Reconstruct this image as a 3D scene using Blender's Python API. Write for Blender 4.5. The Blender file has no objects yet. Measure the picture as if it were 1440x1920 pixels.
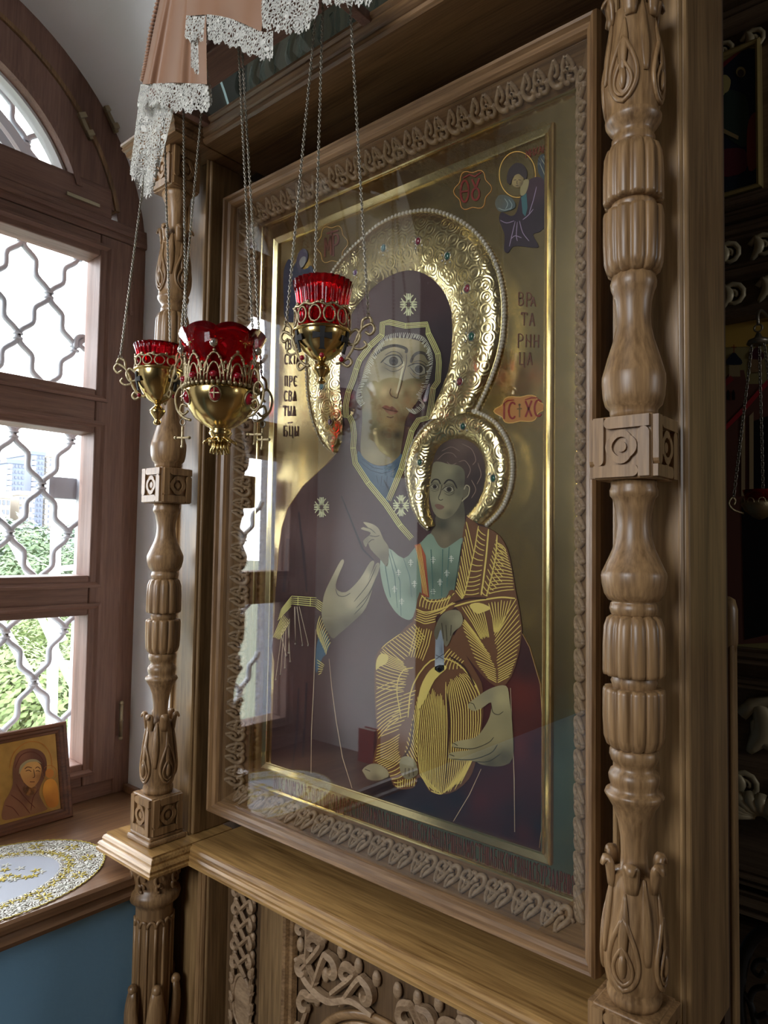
import bpy, bmesh, math, random
from mathutils import Vector, Matrix, geometry
random.seed(7)
scene = bpy.context.scene
COL = scene.collection
PI = math.pi

# ---------------------------------------------------------------- camera
F_PX = 1311.387
YAW, PITCH, ROLL = -0.708566, 0.048196, 0.016007
CAM = Vector((1.233559, -1.038257, 0.496450))
FW = Vector((math.sin(YAW)*math.cos(PITCH), math.cos(YAW)*math.cos(PITCH), math.sin(PITCH)))
_r = FW.cross(Vector((0, 0, 1))).normalized(); _u = _r.cross(FW)
RT = _r*math.cos(ROLL) + _u*math.sin(ROLL)
UP = -_r*math.sin(ROLL) + _u*math.cos(ROLL)
cam_data = bpy.data.cameras.new('camera')
cam = bpy.data.objects.new('camera', cam_data); COL.objects.link(cam)
cam_data.sensor_width = 36.0; cam_data.lens = F_PX/1920*36.0
cam_data.clip_start = 0.02; cam_data.clip_end = 500
cam.matrix_world = Matrix(((RT.x, UP.x, -FW.x, CAM.x), (RT.y, UP.y, -FW.y, CAM.y), (RT.z, UP.z, -FW.z, CAM.z), (0, 0, 0, 1)))
scene.camera = cam

# ---------------------------------------------------------------- sky, exposure
SKY = 8.5
world = bpy.data.worlds.new('overcast_sky'); scene.world = world
world.use_nodes = True
bg = world.node_tree.nodes['Background']
bg.inputs['Color'].default_value = (0.93, 0.96, 1.0, 1); bg.inputs['Strength'].default_value = SKY
vs = scene.view_settings
vs.view_transform = 'Standard'; vs.look = 'None'; vs.exposure = 0.75; vs.gamma = 1.0; vs.use_curve_mapping = False

def portal(loc, rot, sx, sy):
    l = bpy.data.lights.new('daylight_portal', 'AREA'); l.shape = 'RECTANGLE'; l.size = sx; l.size_y = sy
    l.cycles.is_portal = True
    o = bpy.data.objects.new('daylight_portal', l); COL.objects.link(o); o.location = loc; o.rotation_euler = rot
    return o

# ---------------------------------------------------------------- pixel to point on a plane of the room
def ray(px, py): return FW + RT*((px-720)/F_PX) - UP*((py-960)/F_PX)
def onY(px, py, y): d = ray(px, py); return CAM + d*((y-CAM.y)/d.y)
def onX(px, py, x): d = ray(px, py); return CAM + d*((x-CAM.x)/d.x)
def onZ(px, py, z): d = ray(px, py); return CAM + d*((z-CAM.z)/d.z)
def onP(px, py, p0, n): d = ray(px, py); return CAM + d*((p0-CAM).dot(n)/d.dot(n))

# ---------------------------------------------------------------- materials
def lin(c): 
    return tuple((v/12.92 if v <= .04045 else ((v+.055)/1.055)**2.4) for v in [x/255 for x in c])
MATS = {}
def newmat(name):
    m = bpy.data.materials.new(name); m.use_nodes = True
    nt = m.node_tree; p = nt.nodes['Principled BSDF']; MATS[name] = m
    return m, nt, p
def plain(name, rgb, rough=.5, metal=0, spec=.5, bump=0, bscale=60, var=0.0, vscale=8, coat=0):
    m, nt, p = newmat(name)
    p.inputs['Base Color'].default_value = (*rgb, 1); p.inputs['Roughness'].default_value = rough
    p.inputs['Metallic'].default_value = metal; p.inputs['Specular IOR Level'].default_value = spec
    p.inputs['Coat Weight'].default_value = coat
    if bump or var: tc = nt.nodes.new('ShaderNodeTexCoord')
    if bump:
        n = nt.nodes.new('ShaderNodeTexNoise'); n.inputs['Scale'].default_value = bscale; n.inputs['Detail'].default_value = 4
        nt.links.new(tc.outputs['Object'], n.inputs['Vector'])
        b = nt.nodes.new('ShaderNodeBump'); b.inputs['Strength'].default_value = bump; b.inputs['Distance'].default_value = .01
        nt.links.new(n.outputs['Fac'], b.inputs['Height']); nt.links.new(b.outputs['Normal'], p.inputs['Normal'])
    if var:
        n = nt.nodes.new('ShaderNodeTexNoise'); n.inputs['Scale'].default_value = vscale; n.inputs['Detail'].default_value = 5
        nt.links.new(tc.outputs['Object'], n.inputs['Vector'])
        r = nt.nodes.new('ShaderNodeValToRGB'); r.color_ramp.elements[0].position = .3; r.color_ramp.elements[1].position = .7
        r.color_ramp.elements[0].color = (*[c*(1-var) for c in rgb], 1); r.color_ramp.elements[1].color = (*[min(1, c*(1+var)) for c in rgb], 1)
        nt.links.new(n.outputs['Fac'], r.inputs['Fac']); nt.links.new(r.outputs['Color'], p.inputs['Base Color'])
    return m
def wood(name, dark, light, axis='z', scale=26, rough=.38, stretch=.05, bump=.12, coat=.15):
    m, nt, p = newmat(name)
    tc = nt.nodes.new('ShaderNodeTexCoord'); mp = nt.nodes.new('ShaderNodeMapping')
    s = [1, 1, 1]; s['xyz'.index(axis)] = stretch; mp.inputs['Scale'].default_value = s
    nt.links.new(tc.outputs['Object'], mp.inputs['Vector'])
    n1 = nt.nodes.new('ShaderNodeTexNoise'); n1.inputs['Scale'].default_value = scale; n1.inputs['Detail'].default_value = 6; n1.inputs['Roughness'].default_value = .65; n1.inputs['Distortion'].default_value = .6
    n2 = nt.nodes.new('ShaderNodeTexNoise'); n2.inputs['Scale'].default_value = scale*9; n2.inputs['Detail'].default_value = 3
    nt.links.new(mp.outputs['Vector'], n1.inputs['Vector']); nt.links.new(mp.outputs['Vector'], n2.inputs['Vector'])
    mx = nt.nodes.new('ShaderNodeMix'); mx.inputs['Factor'].default_value = .38
    nt.links.new(n1.outputs['Fac'], mx.inputs['A']); nt.links.new(n2.outputs['Fac'], mx.inputs['B'])
    r = nt.nodes.new('ShaderNodeValToRGB'); r.color_ramp.elements[0].position = .38; r.color_ramp.elements[1].position = .62
    r.color_ramp.elements[0].color = (*dark, 1); r.color_ramp.elements[1].color = (*light, 1)
    nt.links.new(mx.outputs['Result'], r.inputs['Fac']); nt.links.new(r.outputs['Color'], p.inputs['Base Color'])
    b = nt.nodes.new('ShaderNodeBump'); b.inputs['Strength'].default_value = bump; b.inputs['Distance'].default_value = .004
    nt.links.new(mx.outputs['Result'], b.inputs['Height']); nt.links.new(b.outputs['Normal'], p.inputs['Normal'])
    p.inputs['Roughness'].default_value = rough; p.inputs['Coat Weight'].default_value = coat; p.inputs['Coat Roughness'].default_value = .25
    return m
def thin_glass(name, tint=(1, 1, 1), gain=1.0, rough=0.0):
    m = bpy.data.materials.new(name); m.use_nodes = True; nt = m.node_tree; nt.nodes.clear(); MATS[name] = m
    out = nt.nodes.new('ShaderNodeOutputMaterial'); mix = nt.nodes.new('ShaderNodeMixShader')
    t = nt.nodes.new('ShaderNodeBsdfTransparent'); t.inputs['Color'].default_value = (*tint, 1)
    g = nt.nodes.new('ShaderNodeBsdfGlossy'); g.inputs['Roughness'].default_value = rough
    fr = nt.nodes.new('ShaderNodeFresnel'); ge = nt.nodes.new('ShaderNodeNewGeometry')
    io = nt.nodes.new('ShaderNodeMapRange'); io.inputs['To Min'].default_value = 1.5; io.inputs['To Max'].default_value = 1/1.5
    nt.links.new(ge.outputs['Backfacing'], io.inputs['Value']); nt.links.new(io.outputs[0], fr.inputs['IOR'])   # same reflectance from either side
    mu = nt.nodes.new('ShaderNodeMath'); mu.operation = 'MULTIPLY'; mu.inputs[1].default_value = gain; mu.use_clamp = True
    nt.links.new(fr.outputs[0], mu.inputs[0]); nt.links.new(mu.outputs[0], mix.inputs['Fac'])
    nt.links.new(t.outputs[0], mix.inputs[1]); nt.links.new(g.outputs[0], mix.inputs[2]); nt.links.new(mix.outputs[0], out.inputs[0])
    return m
OAK_D, OAK_L = (.145, .077, .031), (.40, .238, .108)
for ax in 'xyz':
    wood('oak_'+ax, OAK_D, OAK_L, ax)
    wood('frame_oak_'+ax, (.135, .070, .029), (.33, .188, .083), ax)
    wood('mahogany_'+ax, (.165, .085, .062), (.275, .152, .112), ax, rough=.55, coat=.0)
wood('honey_oak_x', (.19, .095, .028), (.52, .31, .11), 'x', scale=26, rough=.3, stretch=.05, coat=.35)
wood('carved_oak', (.24, .15, .082), (.46, .31, .18), 'x', scale=30, stretch=.3, rough=.5, coat=.05)
wood('post_oak', (.14, .078, .030), (.36, .22, .095), 'z', scale=18, stretch=.06)
wood('sill_wood', (.13, .062, .03), (.27, .145, .075), 'y', scale=16, rough=.3, coat=.3)
wood('dark_panel', (.05, .028, .016), (.10, .06, .034), 'z', rough=.6, coat=0)
wood('shaded_recess_oak', (.07, .038, .016), (.17, .098, .045), 'z', rough=.5)  # oak darkened in colour to paint the shade behind the lower carving
wood('small_frame_wood', (.10, .035, .018), (.2, .075, .035), 'y', rough=.35)
plain('plaster_white', (.86, .865, .87), .85, bump=.12, bscale=40)
plain('plaster_blue', (.21, .42, .62), .6, bump=.06, bscale=50, var=.06, vscale=3)
plain('plaster_room', (.30, .26, .21), .9)
plain('darkened_wall', (.10, .085, .07), .8, var=.4, vscale=2)  # dark tone given to the wall to dim its reflection in the glass
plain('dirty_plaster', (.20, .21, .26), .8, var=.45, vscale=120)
plain('floor_stone', (.16, .10, .06), .35, var=.2)
plain('steel_grey', (.36, .38, .42), .5, .0)
plain('white_paint', (.82, .84, .86), .5)
plain('brass_dark', (.32, .25, .12), .42, 1, bump=.15, bscale=300)
plain('brass', (.62, .46, .19), .2, 1, bump=.03, bscale=60)
plain('brass_old', (.42, .34, .2), .38, 1, bump=.25, bscale=420)
plain('chain_metal', (.30, .27, .22), .4, .9)
plain('hinge_metal', (.42, .36, .24), .4, .9)
plain('blackish', (.012, .011, .011), .7)
thin_glass('window_glass', (.98, .985, .985), .9)
thin_glass('case_glass', (.97, .98, .98), 2.2)
thin_glass('shelf_glass', (.70, .84, .82), 1.2)
thin_glass('clear_plastic', (.93, .95, .96), 2.2, .08)
# ---------------------------------------------------------------- mesh builder
class MB:
    def __init__(s): s.v = []; s.f = []; s.sm = []; s.c = None
    def add(s, vs, fs, smooth=False):
        o = len(s.v); s.v += [tuple(p) for p in vs]; s.f += [tuple(i+o for i in f) for f in fs]; s.sm += [smooth]*len(fs)
        return s
    def box(s, x0, x1, y0, y1, z0, z1):
        vs = [(x, y, z) for z in (z0, z1) for y in (y0, y1) for x in (x0, x1)]
        return s.add(vs, [(0, 2, 3, 1), (4, 5, 7, 6), (0, 1, 5, 4), (2, 6, 7, 3), (0, 4, 6, 2), (1, 3, 7, 5)])
    def bar(s, a, b, w, h, up=(0, 0, 1)):
        a = Vector(a); b = Vector(b); d = (b-a).normalized(); u = Vector(up); r = d.cross(u)
        if r.length < 1e-4: r = d.cross(Vector((1, 0, 0)))
        r.normalize(); u = r.cross(d)
        vs = [p + r*(i*w/2) + u*(j*h/2) for p in (a, b) for j in (-1, 1) for i in (-1, 1)]
        return s.add(vs, [(0, 1, 3, 2), (4, 6, 7, 5), (0, 4, 5, 1), (2, 3, 7, 6), (0, 2, 6, 4), (1, 5, 7, 3)])
    def prism(s, poly, fn, d0, d1):
        n = len(poly); vs = [fn(p, d0) for p in poly] + [fn(p, d1) for p in poly]
        return s.add(vs, [tuple(range(n)), tuple(range(2*n-1, n-1, -1))] + [(i, i+n, (i+1) % n + n, (i+1) % n) for i in range(n)])
    def tube(s, pts, r, n=8, closed=False, flat=None, cap=True, smooth=True):
        # flat=(normal, factor): squash the section along a fixed normal
        pts = [Vector(p) for p in pts]; N = len(pts)
        rs = r if isinstance(r, (list, tuple)) else [r]*N
        vs = []; pu = None
        for i, p in enumerate(pts):
            if closed: t = pts[(i+1) % N] - pts[i-1]
            else: t = pts[min(i+1, N-1)] - pts[max(i-1, 0)]
            if t.length < 1e-9: t = Vector((0, 0, 1))
            t.normalize()
            if flat: u = Vector(flat[0]); u = (u - t*u.dot(t)); u = u.normalized() if u.length > 1e-6 else t.orthogonal().normalized()
            elif pu is None: u = t.orthogonal().normalized()
            else: u = (pu - t*pu.dot(t)); u = u.normalized() if u.length > 1e-6 else t.orthogonal().normalized()
            pu = u; w = t.cross(u); k = flat[1] if flat else 1
            for j in range(n):
                a = 2*PI*j/n; vs.append(p + (w*math.cos(a) + u*(math.sin(a)*k))*rs[i])
        fs = []; M = N if closed else N-1
        for i in range(M):
            for j in range(n):
                fs.append((i*n+j, i*n+(j+1) % n, ((i+1) % N)*n+(j+1) % n, ((i+1) % N)*n+j))
        if cap and not closed: fs += [tuple(range(n-1, -1, -1)), tuple(range((N-1)*n, N*n))]
        return s.add(vs, fs, smooth)
    def lathe(s, prof, c=(0, 0, 0), n=24, mod=None, smooth=True, capt=True):
        vs = []
        for k, (r, z) in enumerate(prof):
            for j in range(n):
                a = 2*PI*j/n; q = r*(mod(k, a, z) if mod else 1)
                vs.append((c[0]+q*math.cos(a), c[1]+q*math.sin(a), c[2]+z))
        fs = [(k*n+j, k*n+(j+1) % n, (k+1)*n+(j+1) % n, (k+1)*n+j) for k in range(len(prof)-1) for j in range(n)]
        if capt: fs += [tuple(range(n-1, -1, -1)), tuple(range((len(prof)-1)*n, len(prof)*n))]
        return s.add(vs, fs, smooth)
    def ball(s, c, r, n=8, m=5, sc=(1, 1, 1)):
        vs = [(c[0], c[1], c[2]-r*sc[2])]
        for i in range(1, m):
            a = PI*i/m
            for j in range(n): b = 2*PI*j/n; vs.append((c[0]+r*sc[0]*math.sin(a)*math.cos(b), c[1]+r*sc[1]*math.sin(a)*math.sin(b), c[2]-r*sc[2]*math.cos(a)))
        vs.append((c[0], c[1], c[2]+r*sc[2])); L = len(vs)-1
        fs = [(0, 1+(j+1) % n, 1+j) for j in range(n)]
        for i in range(m-2):
            for j in range(n): fs.append((1+i*n+j, 1+i*n+(j+1) % n, 1+(i+1)*n+(j+1) % n, 1+(i+1)*n+j))
        fs += [(L, 1+(m-2)*n+j, 1+(m-2)*n+(j+1) % n) for j in range(n)]
        return s.add(vs, fs, True)
    def mesh(s, name, mat, bevel=0, seg=2):
        me = bpy.data.meshes.new(name); me.from_pydata(s.v, [], s.f)
        me.polygons.foreach_set('use_smooth', s.sm)
        bm = bmesh.new(); bm.from_mesh(me)
        bmesh.ops.recalc_face_normals(bm, faces=bm.faces)
        if bevel: bmesh.ops.bevel(bm, geom=bm.edges[:], offset=bevel, segments=seg, affect='EDGES', profile=.5, clamp_overlap=True)
        bm.to_mesh(me); bm.free()
        me.materials.append(MATS[mat] if isinstance(mat, str) else mat)
        return me
    def build(s, name, mat, parent=None, bevel=0, seg=2): return obj(name, s.mesh(name, mat, bevel, seg), parent)

WM = {}
def obj(name, me, parent=None, mw=None):
    o = bpy.data.objects.new(name, me); COL.objects.link(o)
    mw = mw or Matrix.Identity(4); WM[o.name] = mw
    if parent:
        o.parent = parent; o.matrix_parent_inverse = WM[parent.name].inverted()
    o.matrix_basis = mw
    return o
def thing(name, label, cat, loc=(0, 0, 0), group=None):
    o = bpy.data.objects.new(name, None); COL.objects.link(o); o.location = loc; o.empty_display_size = .05
    WM[o.name] = Matrix.Translation(loc); return tag(o, label, cat, group)
def tag(o, label=None, cat=None, group=None, kind=None):
    if label: o['label'] = label
    if cat: o['category'] = cat
    if group: o['group'] = group
    if kind: o['kind'] = kind
    return o
def stuff(o): o['kind'] = 'stuff'; return o
def struct(o, label=None): 
    o['kind'] = 'structure'
    if label: o['label'] = label
    return o
def cr(pts, n=6, closed=False):
    # Catmull-Rom through the points (tuples of any dimension)
    P = [Vector(p) for p in pts]; N = len(P); out = []
    for i in range(N if closed else N-1):
        p0 = P[(i-1) % N] if closed or i > 0 else P[0]*2-P[1]
        p1 = P[i]; p2 = P[(i+1) % N]
        p3 = P[(i+2) % N] if closed or i+2 < N else P[-1]*2-P[-2]
        for k in range(n):
            t = k/n
            out.append(0.5*((2*p1)+(p2-p0)*t+(2*p0-5*p1+4*p2-p3)*t*t+(3*p1-p0-3*p2+p3)*t*t*t))
    if not closed: out.append(P[-1])
    return out
def spiral(c, r0, r1, a0, a1, n=14):
    return [(c[0]+(r0+(r1-r0)*i/n)*math.cos(a0+(a1-a0)*i/n), c[1]+(r0+(r1-r0)*i/n)*math.sin(a0+(a1-a0)*i/n)) for i in range(n+1)]
def sweep(prof, a, b, u, v):
    # closed cross-section prof [(p,q)] carried from a to b; u, v are its axes
    a = Vector(a); b = Vector(b); u = Vector(u); v = Vector(v); n = len(prof); m = MB()
    m.add([a+u*p+v*q for p, q in prof]+[b+u*p+v*q for p, q in prof], [tuple(range(n)), tuple(range(2*n-1, n-1, -1))]+[(i, i+n, (i+1) % n+n, (i+1) % n) for i in range(n)])
    return m
def frame_side(k, rect, prof, fn, ext=None):
    # side k (0 bottom,1 right,2 top,3 left) of a mitred frame; prof [(inset, depth)], fn(u,w,depth)->point
    u0, u1, w0, w1 = rect; m = MB(); vs = []
    for d, y in prof:
        c = [(u0+d, w0+d), (u1-d, w0+d), (u1-d, w1-d), (u0+d, w1-d)]
        p, q = c[k], c[(k+1) % 4]; vs += [fn(*p, y), fn(*q, y)]
    n = len(prof)
    m.add(vs, [(2*i, 2*i+1, 2*i+3, 2*i+2) for i in range(n-1)] + [(2*n-2, 2*n-1, 1, 0)])
    m.add([vs[2*i] for i in range(n)], [tuple(range(n))]); m.add([vs[2*i+1] for i in range(n)], [tuple(range(n))])
    return m
# ---------------------------------------------------------------- room shell
FLOOR = -1.1; XW = -0.70; XF = -0.215; SILL = -0.235
YR, YL = 0.075, -.93; YM = (YR+YL)/2
ARC_C = (-0.558, 1.355)          # centre of the visible half of the arch
def arch(R, n=20, z0=1.355, yc=ARC_C[0]):
    # right half of the arch from springing (right) up to the middle, then mirrored
    pts = []
    a1 = math.acos(max(-1, min(1, (YM-yc)/R)))
    for i in range(n+1):
        a = a1*i/n; pts.append((yc+R*math.cos(a), ARC_C[1]+R*math.sin(a)))
    return pts + [(2*YM-y, z) for y, z in reversed(pts[:-1])]
R_OUT = 0.6335
open_poly = [(YR, SILL-.03)] + arch(R_OUT) + [(YL, SILL-.03)]
def wall_with_hole(name, x, hole, y0, y1, z0, z1, mat, thick=.0):
    # wall plane at x with a hole, as triangulated face
    m = MB(); outer = [(y0, z0), (y1, z0), (y1, z1), (y0, z1)]
    verts = [Vector(p) for p in outer+hole]; n = len(hole)
    edges = [(i, (i+1) % 4) for i in range(4)] + [(4+i, 4+(i+1) % n) for i in range(n)]
    r = geometry.delaunay_2d_cdt(verts, edges, [], 2, 1e-6)
    hv = [Vector(p) for p in hole]
    def inside(p):
        c = False
        for i in range(n):
            a, b = hv[i], hv[i-1]
            if (a.y > p.y) != (b.y > p.y) and p.x < (b.x-a.x)*(p.y-a.y)/(b.y-a.y)+a.x: c = not c
        return c
    fs = [f for f in r[2] if not inside(sum((r[0][i] for i in f), Vector((0, 0)))/len(f))]
    m.add([(x, p.x, p.y) for p in r[0]], fs)
    return m
CEIL = 3.6
WY0 = -4.2
# window wall: unseen upper face darkened so the glass reflects dark, blue dado below
m = wall_with_hole('w', XF, open_poly, WY0, 2.6, SILL-.03, CEIL, 'plaster_white')
wl = m.build('wall_left', 'darkened_wall')
struct(wl, 'window wall with a deep white arched niche and blue dado')
o = MB().box(XF-.06, XF, WY0, 2.6, FLOOR, SILL-.03).build('dado', 'plaster_blue', wl)
# niche reveal and vault
m = MB(); n = len(open_poly)
for i in range(n-1):
    (a, b), (c, d) = open_poly[i], open_poly[i+1]
    m.add([(XF, a, b), (XW-.16, a, b), (XW-.16, c, d), (XF, c, d)], [(0, 1, 2, 3)], 1 < i < n-2)
m.build('reveal', 'plaster_white', wl)
XO = XW-.34; m = MB()
for i in range(n-1):
    (a, b), (c, d) = open_poly[i], open_poly[i+1]
    m.add([(XW-.16, a, b), (XO, a, b), (XO, c, d), (XW-.16, c, d)], [(0, 1, 2, 3)], 1 < i < n-2)
m.add([(XW-.16, YL, SILL-.03), (XO, YL, SILL-.03), (XO, YR, SILL-.03), (XW-.16, YR, SILL-.03)], [(0, 1, 2, 3)])
m.build('outer_reveal', 'dirty_plaster', wl)
# outer skin of the wall around the window
wall_with_hole('w', XW-.34, open_poly, WY0, 2.6, FLOOR, CEIL, 'plaster_white').build('outer_skin', 'plaster_white', wl)
struct(MB().box(-.3, 5.2, WY0, 2.6, FLOOR-.1, FLOOR).build('floor', 'floor_stone'))
struct(MB().box(-1.0, 5.2, WY0, 2.6, CEIL, CEIL+.1).build('ceiling', 'plaster_room'))
# back wall with two daylight openings behind the camera, right wall, wall behind the icon case
wb = MB()
HB = [(-.2, 1.2)]
xs = [-.3, -.2, 1.2, 5.2]
for i in range(3):
    if i == 1: wb.box(xs[i], xs[i+1], WY0-.1, WY0, FLOOR, .7).box(xs[i], xs[i+1], WY0-.1, WY0, 3.0, CEIL)
    else: wb.box(xs[i], xs[i+1], WY0-.1, WY0, FLOOR, CEIL)
struct(wb.build('wall_back', 'plaster_room'))
for k, (a, b) in enumerate(HB):
    w = MB()
    w.box(a, b, WY0-.08, WY0-.02, .7, .76).box(a, b, WY0-.08, WY0-.02, 2.94, 3.0)
    for x in (a, (a+b)/2-.03, b-.06): w.box(x, x+.06, WY0-.08, WY0-.02, .76, 2.94)
    w.box(a, b, WY0-.08, WY0-.02, 2.1, 2.16)
    win = struct(w.build('window_%d' % (k+2), 'mahogany_z'))
    portal(((a+b)/2, WY0-.12, 1.85), (PI/2, 0, 0), b-a, 2.3)
struct(MB().box(5.2, 5.3, WY0, .3, FLOOR, CEIL).box(5.2, 5.3, .9, 2.6, FLOOR, CEIL).box(5.2, 5.3, .3, .9, FLOOR, .7).box(5.2, 5.3, .3, .9, 1.9, CEIL).build('wall_right', 'plaster_room'))
w = MB().box(5.22, 5.28, .3, .9, .7, .76).box(5.22, 5.28, .3, .9, 1.84, 1.9)  # added window, put in to brighten the dim altar end
for y in (.3, .84): w.box(5.22, 5.28, y, y+.06, .76, 1.84)
struct(w.build('window_3', 'mahogany_z')); portal((5.32, .6, 1.3), (0, PI/2, 0), 1.2, .6)
struct(MB().box(-1.0, .80, .16, .3, FLOOR, CEIL).build('wall_front', 'plaster_room'))
portal((XW-.36, YM, .85), (0, -PI/2, 0), 2.2, 1.1)

# ---------------------------------------------------------------- the arched window
win = thing('window_1', 'arched brown wooden window with three panes and a lunette', 'window', (XW, YM, SILL)); win['kind'] = 'structure'
del win['category']
XB = XW-.07
def wbox(y0, y1, z0, z1, x0, x1): return MB().box(x0, x1, y0, y1, z0, z1)
# fixed frame
fo = 0.05
for s, (a, b) in enumerate(((YR-fo, YR+.004), (YL-.004, YL+fo))):
    wbox(a, b, SILL, 1.40, XB, XW).build('jamb', 'mahogany_z', win, .003)
wbox(YL+fo, YR-fo, SILL, SILL+.045, XB, XW-.001).build('bottom_rail', 'mahogany_y', win, .003)
wbox(YL, YR, 1.385, 1.44, XB, XW+.012).build('transom', 'mahogany_y', win, .004)
wbox(YL+.03, YR-.03, 1.405, 1.418, XW+.012, XW+.02).build('transom_bead', 'mahogany_y', win, .002)
# sash
SO = YR-fo-.002; PZ = [(-.125, .287), (.399, .805), (.931, 1.321)]; PR = -.072; PLf = 2*YM-PR
for a, b in ((PR, SO), (2*YM-SO, PLf)): wbox(a, b, SILL+.047, 1.383, XB+.005, XW+.014).build('stile', 'mahogany_z', win, .004)
zr = [SILL+.047, -.125, .287, .399, .805, .931, 1.321, 1.383]
for i in range(0, 8, 2): wbox(PLf, PR, zr[i], zr[i+1], XB+.007, XW+.012).build('sash_rail', 'mahogany_y', win, .004)
for a, b in PZ:
    # bevelled glazing bead round each pane, then the pane
    for k in range(4):
        frame_side(k, (PLf-.03, PR+.034, a-.034, b+.034), [(0, XW+.013), (0, XW+.02), (.008, XW+.022), (.016, XW+.014), (.034, XW-.028), (.036, XB+.008)], lambda u, w, d: (d, u, w)).build('glazing_bead', 'mahogany_z' if k in (1, 3) else 'mahogany_y', win)
    MB().box(XB+.02, XB+.024, PLf-.01, PR+.01, a-.01, b+.01).build('pane', 'window_glass', win)
# lunette: arched rings between concentric radii
def ring(R1, R0, x0, x1, z0):
    m = MB(); A = [p for p in arch(R1, 24) if p[1] >= z0]; B = [p for p in arch(R0, 24) if p[1] >= z0]
    def ends(R):
        dz = z0-ARC_C[1]; y = ARC_C[0]+math.sqrt(R*R-dz*dz); return (y, z0)
    def resample(P, R, n=40):
        e = ends(R); P = [e]+P+[(2*YM-e[0], z0)]
        L = [0]
        for i in range(1, len(P)): L.append(L[-1]+math.dist(P[i], P[i-1]))
        out = []; j = 0
        for i in range(n+1):
            t = L[-1]*i/n
            while j < len(P)-2 and L[j+1] < t: j += 1
            f = (t-L[j])/max(1e-9, L[j+1]-L[j]); out.append((P[j][0]+(P[j+1][0]-P[j][0])*f, P[j][1]+(P[j+1][1]-P[j][1])*f))
        return out
    A = resample(A, R1); B = resample(B, R0); n = len(A)
    vs = [(x0, *p) for p in A]+[(x1, *p) for p in A]+[(x1, *p) for p in B]+[(x0, *p) for p in B]
    fs = []
    for i in range(n-1):
        for k in range(4): fs.append((k*n+i, k*n+i+1, ((k+1) % 4)*n+i+1, ((k+1) % 4)*n+i))
    m.add(vs, fs); m.add([vs[k*n] for k in range(4)], [(0, 1, 2, 3)]); m.add([vs[k*n+n-1] for k in range(4)], [(0, 1, 2, 3)])
    return m
ring(R_OUT+.004, .548, XB, XW, 1.42).build('arch_frame', 'mahogany_z', win)
ring(.552, .540, XB+.01, XW+.012, 1.47).build('arch_bead', 'frame_oak_z', win)
ring(.538, .448, XB+.004, XW+.006, 1.47).build('arch_sash', 'mahogany_z', win)
ring(.450, .434, XB+.004, XW+.014, 1.50).build('arch_bead', 'mahogany_z', win)
ring(.436, .426, XB+.004, XW-.02, 1.50).build('arch_bead', 'white_paint', win)
wbox(2*YM+.04, -.04, 1.44, 1.53, XB+.004, XW+.008).build('lunette_rail', 'mahogany_y', win, .004)
m = MB(); P = [(y, z) for y, z in arch(.44) if z > 1.5]; P = [(ARC_C[0]+math.sqrt(.44**2-.145**2), 1.5)]+P+[(2*YM-ARC_C[0]-math.sqrt(.44**2-.145**2), 1.5)]
m.prism(P, lambda p, d: (d, p[0], p[1]), XB+.02, XB+.024); m.build('pane', 'window_glass', win)
# weathered frame of the outer lunette
ring(.425, .36, XB-.10, XB-.06, 1.42).build('outer_arch_frame', 'steel_grey', win)
ring(.395, .385, XB-.06, XB-.055, 1.42).build('outer_arch_bead', 'white_paint', win)
# hinges and catches
def hinge(px, py, L, mat='hinge_metal', tilt=0):
    c = onX(px, py, XW+.014); m = MB()
    m.tube([(c.x+.006, c.y-L/2*math.sin(tilt), c.z-L/2*math.cos(tilt)), (c.x+.006, c.y+L/2*math.sin(tilt), c.z+L/2*math.cos(tilt))], .0055, 10)
    for s in (-1, 0, 1): m.ball((c.x+.006, c.y+s*L/2*math.sin(tilt), c.z+s*L/2*math.cos(tilt)), .007, 8, 5)
    return m.build('hinge', mat, win)
hinge(225, 1350, .10); hinge(244, 560, .09, 'mahogany_z')
for px, py, a in ((160, 238, -.62), (208, 225, -.5)):
    c = onX(px, py, XW+.012); m = MB()
    d = Vector((0, math.sin(a)*-1, math.cos(a))); d = Vector((0, -math.sin(-a), math.cos(a))); d = Vector((0, .52, -.85)).normalized()
    m.bar(c-d*.035, c+d*.035, .012, .014, (1, 0, 0)); m.bar(c-d*.035+Vector((.01, 0, 0)), c-d*.02+Vector((.01, 0, 0)), .024, .012, (1, 0, 0)); m.bar(c+d*.012+Vector((.01, 0, 0)), c+d*.028+Vector((.01, 0, 0)), .022, .012, (1, 0, 0))
    m.build('catch', 'hinge_metal', win, .002)
c0 = onX(125, 362, XW+.02); c1 = onX(187, 383, XW+.02)
MB().bar((c0.x, c0.y, c0.z), (c1.x, c1.y, c0.z), .006, .01).build('latch_plate', 'hinge_metal', win, .001)
# sill board with moulded nosing
sp = [(0, 0), (0, -.045), (.012, -.05), (.012, -.058), (-.03, -.06), (-.56, -.06), (-.56, 0), (-.012, .0)]
sp = [(-.52, 0), (-.006, 0), (0, -.005), (0, -.02), (-.008, -.027), (-.006, -.036), (0, -.042), (-.004, -.052), (-.018, -.055), (-.52, -.055)]
sweep(sp, (XF+.018, YL, SILL), (XF+.018, YR, SILL), (1, 0, 0), (0, 0, 1)).build('window_sill', 'sill_wood', win)
MB().box(XW, XF+.01, YR-.018, YR, SILL, SILL+.02).build('sill_bead', 'sill_wood', win, .003)

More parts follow.
